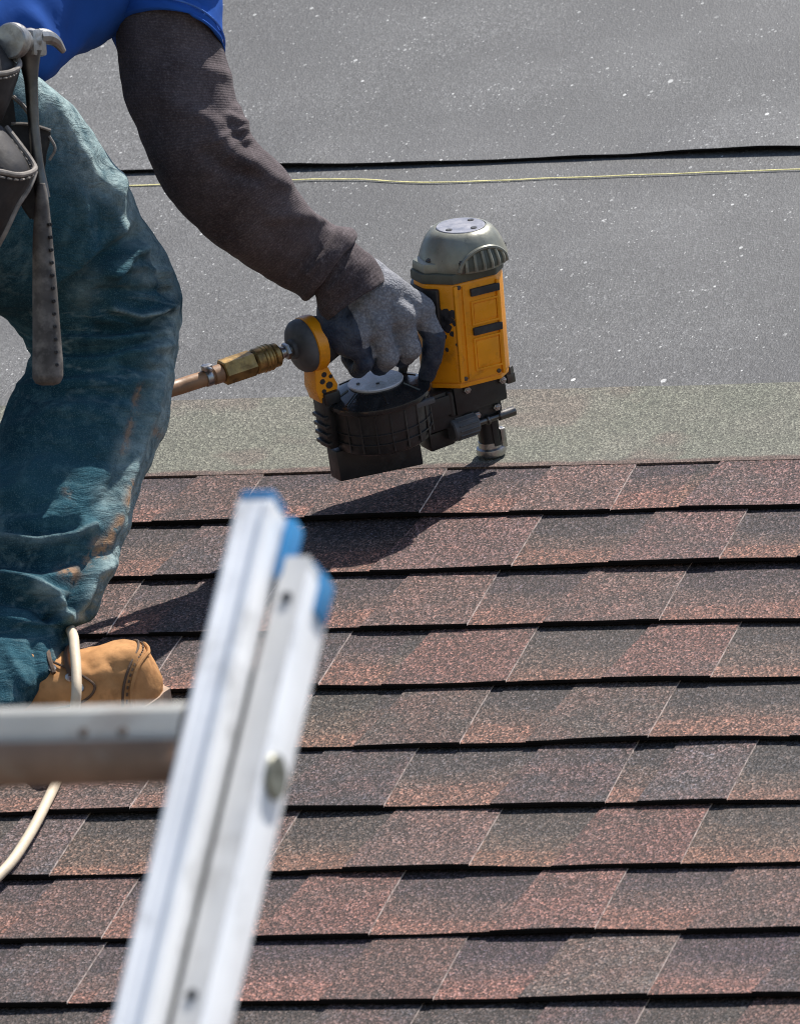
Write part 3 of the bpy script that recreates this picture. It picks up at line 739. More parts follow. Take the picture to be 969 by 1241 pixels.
# magazine
mc = A_([.126, .018, 0]); MG = Frame(G(mc), HD, SD, N*.955)
mb = MB(); lathe(mb, MG, [(.0, .064), (.044, .064), (.0480, .067), (.0495, .074), (.0505, .105), (.0508, .113), (0, .113)], seg=64)
for z in (.078, .089): lathe(mb, MG, [(.0490, z-.0012), (.0512, z-.0006), (.0512, z+.0006), (.0490, z+.0012)], seg=64)
for a in range(20, 170, 18):
    aa = math.radians(a); p = A_([.0505*math.cos(aa), .0505*math.sin(aa), .069]); cyl(mb, MG, p, p+A_([0, 0, .042]), .0011, seg=6, bev=.0003)
mag = mb.build('magazine', M['black'], gun)
mb = MB(); lathe(mb, MG, [(.0500, .1125), (.0538, .1135), (.0545, .116), (.0538, .1190), (.0510, .1202), (.0470, .1210), (.0300, .1290), (.0, .1300)], seg=64)
for a in (20, 75, 130, 185, 240, 295, 350):
    aa = math.radians(a); p0 = A_([.047*math.cos(aa), .047*math.sin(aa), .1208]); p1 = A_([.030*math.cos(aa), .030*math.sin(aa), .1288]); cyl(mb, MG, p0, p1, .0016, seg=6, bev=.0003)
lid = mb.build('magazine_lid', M['lid_black'], mag)
mb = MB(); lathe(mb, MG, [(.0275, .1288), (.0285, .1312), (.0275, .1322), (.0, .1328)], seg=48); pl_ = mb.build('lid_plate', M['silver'], lid)
for (x, y) in ((.004, .012), (.018, -.004)):
    mb = MB(); lathe(mb, MG, [(.0018, .1325), (.0018, .1336), (0, .1337)], (x, y, 0), seg=10); mb.build('rivet', M['black'], lid)
mb = MB(); prism(mb, G, [(.180, .032), (.180, .066), (.085, .066), (.085, .020)], -.008, .014, .002, axis=1); mb.build('magazine_foot', M['black'], mag)
mb = MB(); box(mb, G, (.066, .004, .074), (.062, .034, .042), .004); box(mb, G, (.060, .0215, .080), (.030, .004, .022), .0012); cyl(mb, G, (.048, .020, .066), (.048, .020, .094), .004, seg=12); mb.build('feed_door', M['black'], mag)
mb = MB(); box(mb, G, (.181, .004, .101), (.012, .024, .060), .003)
for z in (.078, .088, .098, .108): box(mb, G, (.187, .006, z), (.006, .026, .004), .001)
box(mb, G, (.176, .010, .128), (.018, .018, .014), .003)
mb.build('hinge', M['black'], mag)
mb = MB(); p = MG((.051*math.cos(math.radians(120)), .051*math.sin(math.radians(120)), .108))
mb2 = MB(); box(mb2, MG, (-.028, .046, .110), (.022, .006, .006), .0015); mb2.build('latch', M['cap_dark'], mag)
# handle
mb = MB(); lathe(mb, G, [(.0, 0), (.022, .002), (.0185, .02), (.0178, .06), (.0180, .095), (.0215, .115), (.0262, .128), (.0270, .133)], (.042, 0, .188), (1, 0, 0), seg=36)
handle = mb.build('handle', M['rubber'], gun)
mb = MB(); lathe(mb, G, [(.0268, 0), (.0298, .0015), (.0304, .006), (.0298, .0125), (.0268, .014)], (.175, 0, .188), (1, 0, 0), seg=48)
prism(mb, G, [(.1755, .166), (.1885, .166), (.1915, .140), (.188, .124), (.170, .124), (.166, .140)], -.012, .014, .002, axis=1)
band = mb.build('handle_band', M['yellow'], handle)
mb = MB(); lathe(mb, G, [(.0285, 0), (.0290, .002), (.0280, .007), (.0250, .0105), (.0190, .0130), (.0110, .0138), (.0105, .0175), (0, .0178)], (.1885, 0, .188), (1, 0, 0), seg=48); mb.build('end_cap', M['cap_dark'], handle)
mb = MB()
for (z, l, s) in ((.142, .176, .004), (.148, .183, .003), (.137, .183, .0025), (.151, .173, .0022), (.155, .180, .003)):
    cyl(mb, G, (l, .0125, z), (l, .0148, z), s, seg=8, bev=.0002)
mb.build('paint_scuff', M['blue_print'], band)
mb = MB(); tube(mb, [G((.070, 0, .172)), G((.075, 0, .150)), G((.082, 0, .134)), G((.086, 0, .122))], [.005, .0052, .0055, .0042], 20, 10); mb.build('trigger', M['cap_dark'], gun)
mb = MB(); cyl(mb, G, (.205, 0, .188), (.222, 0, .188), .0062, seg=16); cyl(mb, G, (.208, 0, .188), (.213, 0, .188), .0092, seg=6); cyl(mb, G, (.216, 0, .188), (.219, 0, .188), .0075, seg=16); mb.build('air_plug', M['steel'], gun)

# =================================================================== AIR HOSE
hose = empty('air_hose', pixn(40, 1000, .008)); tag(hose, 'cream air hose running from the brass coupler behind the leg and over the boot', 'hose')
mb = MB(); cyl(mb, G, (.221, 0, .188), (.227, 0, .188), .0128, seg=30); cyl(mb, G, (.2275, 0, .188), (.249, 0, .188), .0138, seg=30, bev=.0018)
for l in (.231, .235, .239): lathe(mb, G, [(.0138, -.0008), (.0146, 0), (.0138, .0008)], (l, 0, .188), (1, 0, 0), seg=30)
coup = mb.build('coupler', M['brass'], hose)
mb = MB(); cyl(mb, G, (.2495, 0, .188), (.285, 0, .188), .0142, seg=6, bev=.0012); mb.build('hex_nut', M['brass'], coup)
mb = MB(); cyl(mb, G, (.285, 0, .188), (.296, 0, .188), .0100, seg=24); mb.build('ferrule', M['hose_brown'], coup)
mb = MB(); cyl(mb, G, (.298, 0, .188), (.305, 0, .188), .0094, seg=24, bev=.0006); box(mb, G, (.3015, .002, .200), (.010, .008, .006), .001); cyl(mb, G, (.3015, -.006, .200), (.3015, .012, .200), .0024, seg=10); mb.build('hose_clamp', M['steel'], coup)
mb = MB(); hp = [G((.294, 0, .188)), G((.33, 0, .1885)), G((.37, .0, .188)), pix(140, 512, -.17), pix(70, 560, -.17)]
tube(mb, hp, .0082, 50, 14); mb.build('lead_hose', M['hose_brown'], hose)
mb = MB(); hp = [pix(73, 558, -.17), pix(20, 610, -.19), pix(10, 680, -.24), pix(60, 735, -.40), pix(86, 764, -.52), pix(91, 790, -.572), pix(93, 822, -.605), pix(92, 850, -.615)]
hp += [pixn(86, 893, .030), pixn(76, 930, .016), pixn(58, 970, .018), pixn(34, 1015, .019), pixn(4, 1056, .019), pixn(-50, 1100, .019), pixn(-160, 1160, .019), pixn(-330, 1200, .019)]
tube(mb, hp, .0051, 170, 14); mb.build('hose_line', M['hose'], hose)

# =================================================================== THE ROOFER
P_ = pix
j_hipR = P_(-130, 150, -.50); j_kneeR = P_(122, 385, -.285); j_ankR = P_(20, 815, -.50); spine = P_(-60, -50, -.34)
j_hipL = P_(-250, 105, -.32)
footL = R(-.62, -.42, .012); j_ankL = footL + N*.03 + A_([0, 0, .09]); j_kneeL = P_(-190, 420, -.02)
pelvis = (j_hipR+j_hipL)/2 + cu*.05
e1 = unit(.965*U+.262*V); toe = pixn(206, 862, .012)
j_shR = P_(205, -60, -.24); j_shL = P_(-20, -70, .06); chest = (j_shR+j_shL)/2 + cu*.03 - cr*.03
j_elR = P_(246, 204, -.25); j_wrR = G((.130, -.006, .244)); j_faR = P_(318, 276, -.21)
j_elL = P_(-170, 150, .10); j_wrL = j_kneeL + cu*.10 + cr*-.02
head = P_(250, -260, -.08); fwd = unit(cr*.75 + cd*.35 - cu*.45); lft = unit(np.cross(cu, fwd)); hup = np.cross(fwd, lft)
mb = MB()
capsules(mb, [(j_hipR, .058, j_kneeR, .042), (j_kneeR, .042, j_ankR, .028), (j_hipL, .070, j_kneeL, .050), (j_kneeL, .050, j_ankL, .034),
              (j_hipR, .070, j_hipL, .075), (pelvis, .080, spine, .08), (spine, .08, chest, .075), (j_shR, .038, j_shL, .05), (chest, .075, (j_shR+j_shL)/2, .06),
              (j_shR, .042, j_elR, .031), (j_elR, .031, j_faR, .030), (j_faR, .030, j_wrR, .021), (j_shL, .055, j_elL, .040), (j_elL, .040, j_wrL, .028),
              ((j_shR+j_shL)/2+cu*.02, .058, head-hup*.06, .052),
              (head+hup*.035, .078, head+hup*.03-fwd*.03, .078), (head+fwd*.035, .062, head-hup*.055+fwd*.035, .050), (head-hup*.075+fwd*.055, .026, head-hup*.075+fwd*.05, .026),
              (head+fwd*.088+hup*.012, .010, head+fwd*.108-hup*.020, .0145),
              (head+lft*.078-hup*.005, .016, head+lft*.080-hup*.03, .012), (head-lft*.078-hup*.005, .016, head-lft*.080-hup*.03, .012),
              (head+fwd*.088-hup*.045-lft*.018, .009, head+fwd*.088-hup*.045+lft*.018, .009),
              (j_ankR, .034, toe-e1*.20+N*.05, .030), (j_ankL, .036, j_ankL+fwd*.10-cu*.05, .034),
              (j_wrR, .020, G((.11, .010, .218)), .018), (j_wrL, .026, j_wrL+fwd*.06-cu*.03, .022)])
v, f = remesh(mb, .008, 4); mb = MB(); mb.add(v, f)
person = mb.build('person', M['skin'], smooth=179, base=pixn(60, 868, .012))
tag(person, 'crouching roofer in blue shirt, dusty teal jeans and tan boots holding the yellow nailer', 'person')
for s in (-1, 1):
    mb = MB(); e = head+fwd*.082+hup*.018+lft*s*.030; lathe(mb, IDF, [(.012*math.sin(a), -.012*math.cos(a)) for a in np.linspace(0, math.pi, 10)], e, fwd, 16); eo = mb.build('eye', M['eye'], person)
    mb = MB(); lathe(mb, IDF, [(.0055, .0108), (.004, .0124), (0, .0128)], e, fwd, 14); mb.build('iris', M['iris'], eo)
mb = MB(); capsules(mb, [(head+hup*.055, .082, head+hup*.04-fwd*.035, .084), (head+hup*.02-fwd*.04, .078, head-hup*.05-fwd*.045, .058)]); v, f = remesh(mb, .008, 3); mb = MB(); mb.add(v, f); mb.build('hair', M['hair'], person, smooth=179)

# ---- trousers
T = .088
leg = [(P_(-270, 190, -.50), P_(-70, 10, -.50), .10), (P_(-185, 265, -.48), P_(20, 72, -.48), .10), (P_(-95, 325, -.43), P_(70, 110, -.43), .098), (P_(-40, 362, -.39), P_(108, 152, -.39), .095),
       (P_(-8, 378, -.35), P_(146, 212, -.35), .092), (P_(10, 388, -.32), P_(170, 254, -.32), .09), (P_(20, 398, -.30), P_(196, 302, -.30), .088), (P_(28, 408, -.285), P_(214, 336, -.285), .086), (P_(35, 419, -.28), P_(222, 364, -.28), .084),
       (P_(38, 432, -.285), P_(217, 398, -.285), .083), (P_(33, 452, -.295), P_(212, 436, -.295), .083), (P_(16, 485, -.31), P_(207, 482, -.31), .083), (P_(-6, 530, -.33), P_(195, 530, -.335), .083), (P_(-24, 580, -.365), P_(178, 580, -.365), .082),
       (P_(-38, 640, -.40), P_(156, 638, -.40), .081), (P_(-48, 688, -.43), P_(139, 682, -.43), .080), (P_(-52, 722, -.45), P_(131, 712, -.45), .080), (P_(-52, 742, -.462), P_(124, 738, -.462), .078), (P_(-50, 754, -.472), P_(112, 754, -.472), .073),
       (P_(-46, 764, -.485), P_(94, 764, -.485), .064), (P_(-44, 778, -.505), P_(86, 782, -.505), .060), (P_(-40, 815, -.538), P_(74, 812, -.538), .058), (P_(-38, 850, -.556), P_(46, 846, -.556), .058), (P_(-36, 862, -.562), P_(30, 862, -.562), .056)]
mb = MB(); loft(mb, leg, 300, 150, 2.25)
kl = j_kneeL; al = j_ankL
lo2 = [(j_hipL-cr*.10-cu*.02, j_hipL+cr*.10+cu*.06, .10), ((j_hipL*.6+kl*.4)-cr*.095-cu*.03, (j_hipL*.6+kl*.4)+cr*.085+cu*.04, .095), (kl-cr*.085-cu*.04, kl+cr*.075+cu*.02, .082), (kl*.85+al*.15-cr*.09, kl*.85+al*.15+cr*.075, .08), ((kl+al)/2-cr*.085, (kl+al)/2+cr*.075, .078), (kl*.2+al*.8-cr*.075, kl*.2+al*.8+cr*.07, .07), (al-cr*.06-cu*.02, al+cr*.06-cu*.02, .058)]
loft(mb, lo2, 70, 40, 2.25)
pv = MB(); capsules(pv, [(j_hipR+cu*.01, .112, j_hipL+cu*.01, .112), (pelvis, .115, pelvis*.8+chest*.2, .115)]); v, f = remesh(pv, .012, 4); mb.add(v, f)
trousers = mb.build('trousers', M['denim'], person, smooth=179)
FOLD = [([(172, 284), (150, 296), (118, 318), (72, 352), (58, 366)], -.010, 13), ([(150, 282), (110, 305), (60, 340)], .005, 15), ([(176, 300), (160, 318), (140, 330)], .006, 9), ([(170, 312), (150, 330)], -.005, 6),
        ([(138, 372), (168, 385), (192, 379), (206, 371)], .0075, 6), ([(120, 398), (160, 400), (190, 396), (208, 383)], -.0085, 8), ([(75, 412), (130, 414), (180, 402)], .005, 6), ([(80, 426), (140, 424), (196, 410)], -.005, 6), ([(70, 437), (120, 434), (170, 426), (205, 418)], .004, 7), ([(150, 440), (175, 450), (195, 446)], -.004, 6), ([(60, 455), (110, 449), (150, 452)], -.004, 7),
        ([(150, 200), (140, 240), (146, 280)], .005, 10), ([(120, 200), (118, 260), (122, 290)], -.003, 14), ([(180, 270), (198, 310), (206, 345)], .003, 6), ([(186, 290), (196, 330), (204, 360)], -.0035, 5),
        ([(0, 600), (30, 588), (44, 560)], .005, 10), ([(0, 655), (45, 662), (90, 652), (112, 640)], .0075, 7), ([(0, 640), (50, 645), (90, 636)], -.005, 9), ([(0, 676), (50, 684), (100, 672)], -.008, 11),
        ([(5, 700), (50, 710), (70, 722), (80, 745)], .0080, 8), ([(0, 722), (40, 728), (62, 748)], -.010, 11), ([(100, 735), (112, 700), (130, 682)], .006, 9), ([(88, 730), (98, 700), (118, 670)], -.005, 9), ([(0, 748), (40, 756), (90, 752)], .003, 8),
        ([(190, 470), (172, 540), (150, 600), (130, 660)], .004, 8), ([(172, 470), (156, 540), (132, 610)], -.003, 9), ([(20, 520), (70, 500), (130, 505)], .0035, 12), ([(10, 560), (70, 545), (130, 560)], -.004, 14), ([(80, 600), (60, 640)], .003, 12),
        ([(60, 120), (95, 170), (120, 220)], .003, 10), ([(10, 790), (30, 830)], .003, 8), ([(40, 780), (52, 830)], -.003, 7)]
AN = np.eye(3) - .45*np.outer(cr, cr)
FOLD = [(p_, a_*1.55, w_*.85) for p_, a_, w_ in FOLD]
FOLD += [([(130, 330), (170, 322), (204, 330)], .004, 4), ([(120, 352), (160, 352), (205, 352)], -.005, 5), ([(110, 380), (140, 388), (160, 400)], .004, 5), ([(30, 470), (90, 462), (150, 468), (190, 460)], .004, 5), ([(40, 482), (100, 476), (170, 484)], -.004, 6), ([(60, 500), (120, 492), (185, 500)], .003, 5), ([(40, 430), (55, 445), (50, 470)], -.006, 6), ([(120, 220), (140, 250), (150, 280)], -.004, 5), ([(100, 240), (110, 290), (90, 330)], .003, 8), ([(0, 618), (40, 616), (80, 600)], -.005, 7), ([(20, 630), (70, 628)], .003, 5), ([(60, 745), (90, 735), (115, 740)], -.004, 5), ([(150, 560), (130, 600), (110, 622)], -.004, 7), ([(165, 520), (150, 570)], .003, 6)]
W, Pp, nm = sculpt(trousers, FOLD, .0042, 13, AN, 2.0)
FA = np.outer(cr, cr)*.16 + np.outer(cd, cd)*.16 + np.outer(cu, cu)*1.0 + .12*np.outer(cr, cu)
Ww = W + .02*np.stack([fbm(W, 7, 1.0, 2), fbm(W, 7, 5.0, 2), fbm(W, 7, 8.0, 2)], -1)
rid = fbm(Ww @ FA, 30, 4.0, 2)*1.6; rid2 = fbm(Ww @ FA, 66, 9.0, 2)*1.6
wgt = .25 + 1.0*np.exp(-((Pp[:, 1]-425)/48)**2)*(Pp[:, 0] > -60) + .9*np.exp(-((Pp[:, 1]-715)/55)**2) + .35*np.exp(-((Pp[:, 1]-580)/70)**2)
vv_ = np.zeros(len(W)*3); trousers.data.vertices.foreach_get('co', vv_); vv_ = vv_.reshape(-1, 3) + nm*((.0030*rid + .0014*rid2)*wgt)[:, None]
trousers.data.vertices.foreach_set('co', vv_.ravel()); trousers.data.update()
fc = np.clip(-(nm@cd)*2+.6, 0, 1)
def gs(poly, wd): return np.exp(-(seg_dist(Pp, poly)/wd)**2)
wear_highlight = .75*gs([(212, 395), (207, 480), (190, 540), (168, 598), (140, 672), (126, 730)], 15) + .65*gs([(60, 100), (105, 155), (148, 215), (190, 295)], 20) + .7*gs([(40, 90), (85, 150), (120, 210)], 30) + .6*gs([(146, 235), (150, 270), (146, 282)], 9) + .5*gs([(200, 320), (212, 352)], 9)
wear_highlight += .8*gs([(138, 372), (168, 385), (198, 377)], 2.5) + .45*gs([(0, 655), (45, 662), (90, 652), (112, 640)], 4) + .75*gs([(48, 712), (68, 722), (82, 745), (100, 748)], 7) + .55*gs([(104, 735), (116, 700), (128, 682)], 8) + .4*gs([(180, 300), (204, 350)], 4) + .55*gs([(150, 540), (148, 560)], 10) + .35*gs([(125, 600), (130, 630)], 14) + .5*gs([(70, 790), (80, 800)], 6)
wear_highlight += .9*gs([(209, 420), (199, 480), (187, 530), (170, 582), (148, 640), (134, 680)], 4) + .8*gs([(218, 372), (213, 430), (206, 480), (194, 530), (178, 580), (155, 640), (138, 684)], 2.5)  # bright lit edge of the shin painted in along with the worn seam
wear_highlight += .35*gs([(165, 330), (185, 340)], 8) + .3*gs([(100, 360), (110, 340)], 16)
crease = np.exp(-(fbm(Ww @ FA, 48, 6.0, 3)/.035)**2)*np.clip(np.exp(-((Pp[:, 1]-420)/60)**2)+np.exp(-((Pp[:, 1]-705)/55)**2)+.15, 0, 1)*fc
wear_highlight += .55*gs([(200, 430), (190, 480), (172, 540), (150, 600)], 20) + .42*crease + .30*np.clip(fbm(W, 20, 3.0, 3)*1.6, 0, 1)*gs([(120, 170), (185, 290), (205, 350)], 40)  # broad highlight painted down the shin, plus real wear on the creases
set_attr(trousers, 'wear_highlight', wear_highlight)
set_attr(trousers, 'stain', 1.0*gs([(158, 588), (154, 602), (150, 610)], 5) + .9*gs([(140, 630), (130, 652), (122, 672)], 4.5) + .8*gs([(78, 690), (92, 694)], 8) + .55*gs([(186, 522), (192, 528)], 5) + .6*gs([(170, 470), (152, 545)], 4) + .5*gs([(118, 655), (110, 680)], 6)+.3*gs([(80, 595), (85, 600)], 4))
# outer seam of the shin
mb = MB()
# ---- belt
bc = pelvis*.88+chest*.12; bx = unit(j_hipR-j_hipL); ba = unit(chest-pelvis); by = np.cross(ba, bx)
mb = MB(); th = np.linspace(0, 2*math.pi, 48, endpoint=False)
P = [bc + bx*.205*math.cos(t) + by*.135*math.sin(t) + ba*h for h in (-.022, .022) for t in th] + [bc + bx*.198*math.cos(t) + by*.128*math.sin(t) + ba*h for h in (-.022, .022) for t in th]
n = 48; F = []
for i in range(n):
    j = (i+1) % n; F += [(i, j, n+j, n+i), (2*n+i, 2*n+j, 3*n+j, 3*n+i), (i, j, 2*n+j, 2*n+i), (n+i, n+j, 3*n+j, 3*n+i)]
mb.add(P, F); mb.build('belt', M['pouch'], person)

# ---- blue shirt
mb = MB()
body = [(P_(-300, -40, -.42), P_(-30, 150, -.42), .15), (P_(-260, -90, -.40), P_(15, 118, -.40), .155), (P_(-200, -150, -.36), P_(62, 90, -.36), .16), (P_(-130, -210, -.31), P_(100, 67, -.31), .165), (P_(-40, -270, -.25), P_(140, 40, -.25), .17), (P_(60, -310, -.19), P_(190, 5, -.19), .17), (P_(150, -300, -.15), P_(235, -60, -.15), .15), (P_(210, -260, -.12), P_(245, -130, -.12), .09)]
loft(mb, body, 90, 60, 2.2)
slv = [(P_(120, -190, -.16), P_(270, -170, -.16), .085), (P_(122, -120, -.20), P_(290, -110, -.20), .085), (P_(127, -60, -.24), P_(282, -55, -.24), .076), (P_(131, -15, -.245), P_(268, -10, -.245), .068, -.25), (P_(134, 20, -.25), P_(267, 25, -.25), .066, -.45), (P_(136, 40, -.25), P_(271, 60, -.25), .066, -.50), (P_(138, 43, -.25), P_(272, 64, -.25), .0655, -.50), (P_(140.5, 43, -.25), P_(269.5, 62, -.25), .063, -.50), (P_(141.5, 36, -.25), P_(268.0, 55, -.25), .062, -.50), (P_(142, 0, -.245), P_(264, 10, -.245), .060, -.3)]
loft(mb, slv, 110, 90, 2.1, caps=False)
sl2 = [(j_shL-cr*.07, j_shL+cr*.07, .075), (j_shL*.65+j_elL*.35-cr*.07, j_shL*.65+j_elL*.35+cr*.065, .072), (j_shL*.4+j_elL*.6-cr*.068, j_shL*.4+j_elL*.6+cr*.06, .068)]
loft(mb, sl2, 20, 24)
shirt = mb.build('t_shirt', M['shirt'], person, smooth=179)
sculpt(shirt, [([(40, 20), (60, 60), (50, 100)], .006, 12), ([(100, 0), (90, 40)], -.006, 14), ([(200, 0), (250, 20), (266, 45)], .003, 7), ([(180, -10), (240, 5)], -.003, 8)], .006, 11, None, 5.0)
# stitched hem line just above the sleeve opening
mb = MB(); tt = np.linspace(0, 2*math.pi, 70); L_, R_ = P_(135.2, 33, -.25), P_(271.4, 52, -.25); hc = (L_+R_)/2
tube(mb, [hc+(R_-L_)/2*1.012*math.copysign(abs(math.cos(t))**(2/2.1), math.cos(t))+(cd-cu*.5)*.0675*math.copysign(abs(math.sin(t))**(2/2.1), math.sin(t)) for t in tt], .0011, seg=6, smooth=False)
mb.build('hem_stitch', simple('pale_blue_thread', (.06, .17, .52), .8), shirt)

# ---- long undershirt sleeves
mb = MB()
arm = [(P_(141, -30, -.245), P_(262, -25, -.245), .056), (P_(139, 20, -.25), P_(267, 25, -.25), .058), (P_(140, 50, -.25), P_(274, 66, -.25), .060), (P_(145, 88, -.25), P_(280, 96, -.25), .062), (P_(153, 122, -.25), P_(286, 125, -.25), .062), (P_(164, 155, -.25), P_(295, 150, -.25), .062), (P_(179, 195, -.25), P_(309, 172, -.25), .061), (P_(202, 237, -.245), P_(327, 190, -.245), .058), (P_(231, 271, -.235), P_(347, 211, -.235), .055),
       (P_(267, 301, -.215), P_(369, 240, -.215), .052), (P_(309, 329, -.19), P_(391, 261, -.19), .048), (P_(346, 350, -.165), P_(408, 273, -.165), .045), (P_(360, 358, -.160), P_(418, 276, -.160), .0475), (P_(366, 364.5, -.158), P_(426, 277, -.158), .0515), (P_(371, 366, -.157), P_(431, 281, -.157), .0520), (P_(376, 364, -.156), P_(432, 287, -.156), .0490), (P_(379, 355, -.156), P_(424, 295, -.156), .040)]
loft(mb, arm, 260, 110, 2.1)
sleeve = mb.build('sleeve', M['sleeve'], person, smooth=179)
sculpt(sleeve, [([(286, 132), (290, 144), (293, 156)], .0055, 6), ([(274, 140), (284, 150), (296, 152)], .003, 4), ([(262, 172), (280, 158), (296, 162)], .003, 4), ([(270, 196), (286, 172), (300, 170)], .0025, 4), ([(276, 150), (284, 165), (300, 178)], -.003, 5), ([(258, 160), (280, 186), (306, 196)], .0045, 9), ([(250, 185), (280, 210), (316, 214)], -.004, 9), ([(240, 140), (262, 150), (280, 148)], .003, 8), ([(300, 200), (326, 214), (345, 224)], .004, 8), ([(330, 262), (362, 262), (392, 262)], .003, 9), ([(372, 330), (396, 310), (412, 284)], .0035, 7), ([(356, 330), (384, 300), (398, 272)], -.004, 7), ([(200, 120), (230, 140)], .003, 14), ([(250, 85), (276, 92)], .003, 8)], .0036, 16, None, 9.0)
mb = MB()
cuff = [(P_(372, 348, -.160), P_(413, 288, -.160), .036), (P_(381, 359, -.158), P_(425, 294, -.158), .0400), (P_(384, 370, -.155), P_(438, 301, -.155), .0430), (P_(388, 381, -.152), P_(452, 310, -.152), .0455), (P_(391, 388, -.149), P_(461, 325, -.149), .0455), (P_(393, 391, -.148), P_(466, 338, -.148), .0450), (P_(395, 391, -.148), P_(465, 342, -.148), .0435), (P_(396, 384, -.148), P_(461, 336, -.148), .040)]
loft(mb, cuff, 80, 90, 2.1, caps=False)
cf = mb.build('sleeve_cuff', M['sleeve'], sleeve, smooth=179)
sculpt(cf, [([(428, 296), (424, 320), (400, 350)], .003, 5), ([(440, 310), (430, 345), (410, 368)], -.0025, 6)], .002, 26, None, 3.0)
mb = MB(); sL = [(j_shL*.42+j_elL*.58-cr*.058, j_shL*.42+j_elL*.58+cr*.05, .058), (j_elL-cr*.055-cu*.02, j_elL+cr*.055, .056), (j_elL*.5+j_wrL*.5-cu*.05, j_elL*.5+j_wrL*.5+cu*.05, .05), (j_wrL-cu*.038, j_wrL+cu*.038, .038)]
loft(mb, sL, 50, 30); mb.build('sleeve', M['sleeve'], person, smooth=179)

# ---- right glove on the handle (l, s, z in the gun's frame)
def g3(l, s, z): return G((l, s, z))
W0 = (.122, -.004, .236)
MCP = {'index': (.071, .029, .197), 'middle': (.096, .034, .199), 'ring': (.122, .034, .198), 'little': (.147, .031, .195)}
caps = []
for nme, p in MCP.items():
    caps.append((g3(W0[0]+(p[0]-.11)*.30, W0[1], W0[2]), .024, g3(*p), .0165))
caps += [(g3(.130, -.004, .245), .025, g3(.112, .006, .222), .025), (g3(.140, .0, .232), .024, g3(.160, .016, .200), .021), (g3(.160, .016, .200), .021, g3(.150, .028, .185), .0165),
         (g3(.1, .014, .222), .024, g3(.125, .016, .220), .025), (g3(.142, -.008, .262), .023, g3(.128, -.004, .245), .024)]
chains = {'index': [(.071, .029, .197), (.064, .0405, .168), (.0685, .037, .143), (.0735, .029, .1235)], 'middle': [(.096, .034, .199), (.0935, .042, .163), (.0955, .022, .1475), (.097, .000, .156)],
          'ring': [(.122, .034, .198), (.1195, .0415, .161), (.1205, .021, .1465), (.121, -.001, .156)], 'little': [(.147, .031, .195), (.145, .038, .163), (.1445, .019, .150), (.144, .001, .159)]}
rad = {'index': (.0128, .0113, .0102, .0090), 'middle': (.0130, .0115, .0104, .0092), 'ring': (.0126, .0112, .0101, .0090), 'little': (.0115, .0101, .0092, .0082)}
for nme, c in chains.items():
    for i in range(3): caps.append((g3(*c[i]), rad[nme][i], g3(*c[i+1]), rad[nme][i+1]))
th_ = [(.118, -.018, .238), (.098, -.034, .214), (.080, -.033, .192), (.066, -.022, .178)]
for i in range(3): caps.append((g3(*th_[i]), (.018, .0150, .0130)[i], g3(*th_[i+1]), (.0150, .0130, .0105)[i]))
mb = MB(); capsules(mb, caps, 18); v, f = remesh(mb, .0019, 5)
loc = (v-G.o) @ np.linalg.inv(G.m)
l_, s_, z_ = loc[:, 0], loc[:, 1], loc[:, 2]
idx = (l_ < .086) & (z_ < .176+.25*(l_-.07))
dark = idx | ((z_ < .166) & (s_ < .036)) | (s_ < -.012+.0*l_) & (z_ < .235) | ((l_ > .148) & (z_ < .236-(.0)))  | ((l_ > .136) & (z_ < .182))
mb = MB(); fa = np.array([len(q) == 4 for q in f]); fm = [1 if dark[list(q)].mean() > .5 else 0 for q in f]
mb.add(v, f)
glove = mb.build('glove', M['glove'], person, smooth=179)
ca = dark.astype(float); ed = A_([(q[i], q[(i+1) % len(q)]) for q in f for i in range(len(q))])
for _ in range(5):
    acc = np.zeros(len(v)); cn = np.zeros(len(v)); np.add.at(acc, ed[:, 0], ca[ed[:, 1]]); np.add.at(cn, ed[:, 0], 1); ca = .5*ca+.5*acc/np.maximum(cn, 1)
set_attr(glove, 'coat', ca)
sculpt(glove, [([(470, 345), (490, 372), (512, 392)], .0012, 6), ([(445, 360), (470, 392), (492, 410)], -.0015, 7), ([(430, 380), (448, 404), (462, 420)], .0012, 6), ([(440, 352), (420, 380)], -.002, 7), ([(500, 400), (470, 425), (430, 440)], -.0012, 5)], .0014, 45, None, 1.0)
# left glove resting on the left thigh
mb = MB(); wl = j_wrL; hd = unit(fwd*.9-cu*.3); hs = unit(np.cross(hd, cu))
cp = [(wl, .026, wl+hd*.05, .028)]
for i, s in enumerate((-.03, -.01, .01, .03)):
    a = wl+hd*.075+hs*s; b_ = a+hd*(.03-.004*abs(i-1.5))-cu*.010; c_ = b_+hd*.016-cu*.022
    cp += [(wl+hd*.02+hs*s*.6, .018, a, .013), (a, .012, b_, .011), (b_, .011, c_, .009)]
a = wl+hd*.03+hs*-.035; cp += [(wl+hd*.01-hs*.01, .018, a, .013), (a, .013, a+hd*.035-hs*.010-cu*.015, .0095)]
capsules(mb, cp, 14); v, f = remesh(mb, .004, 3); mb = MB(); mb.add(v, f); mb.build('glove', M['glove'], person, smooth=179)

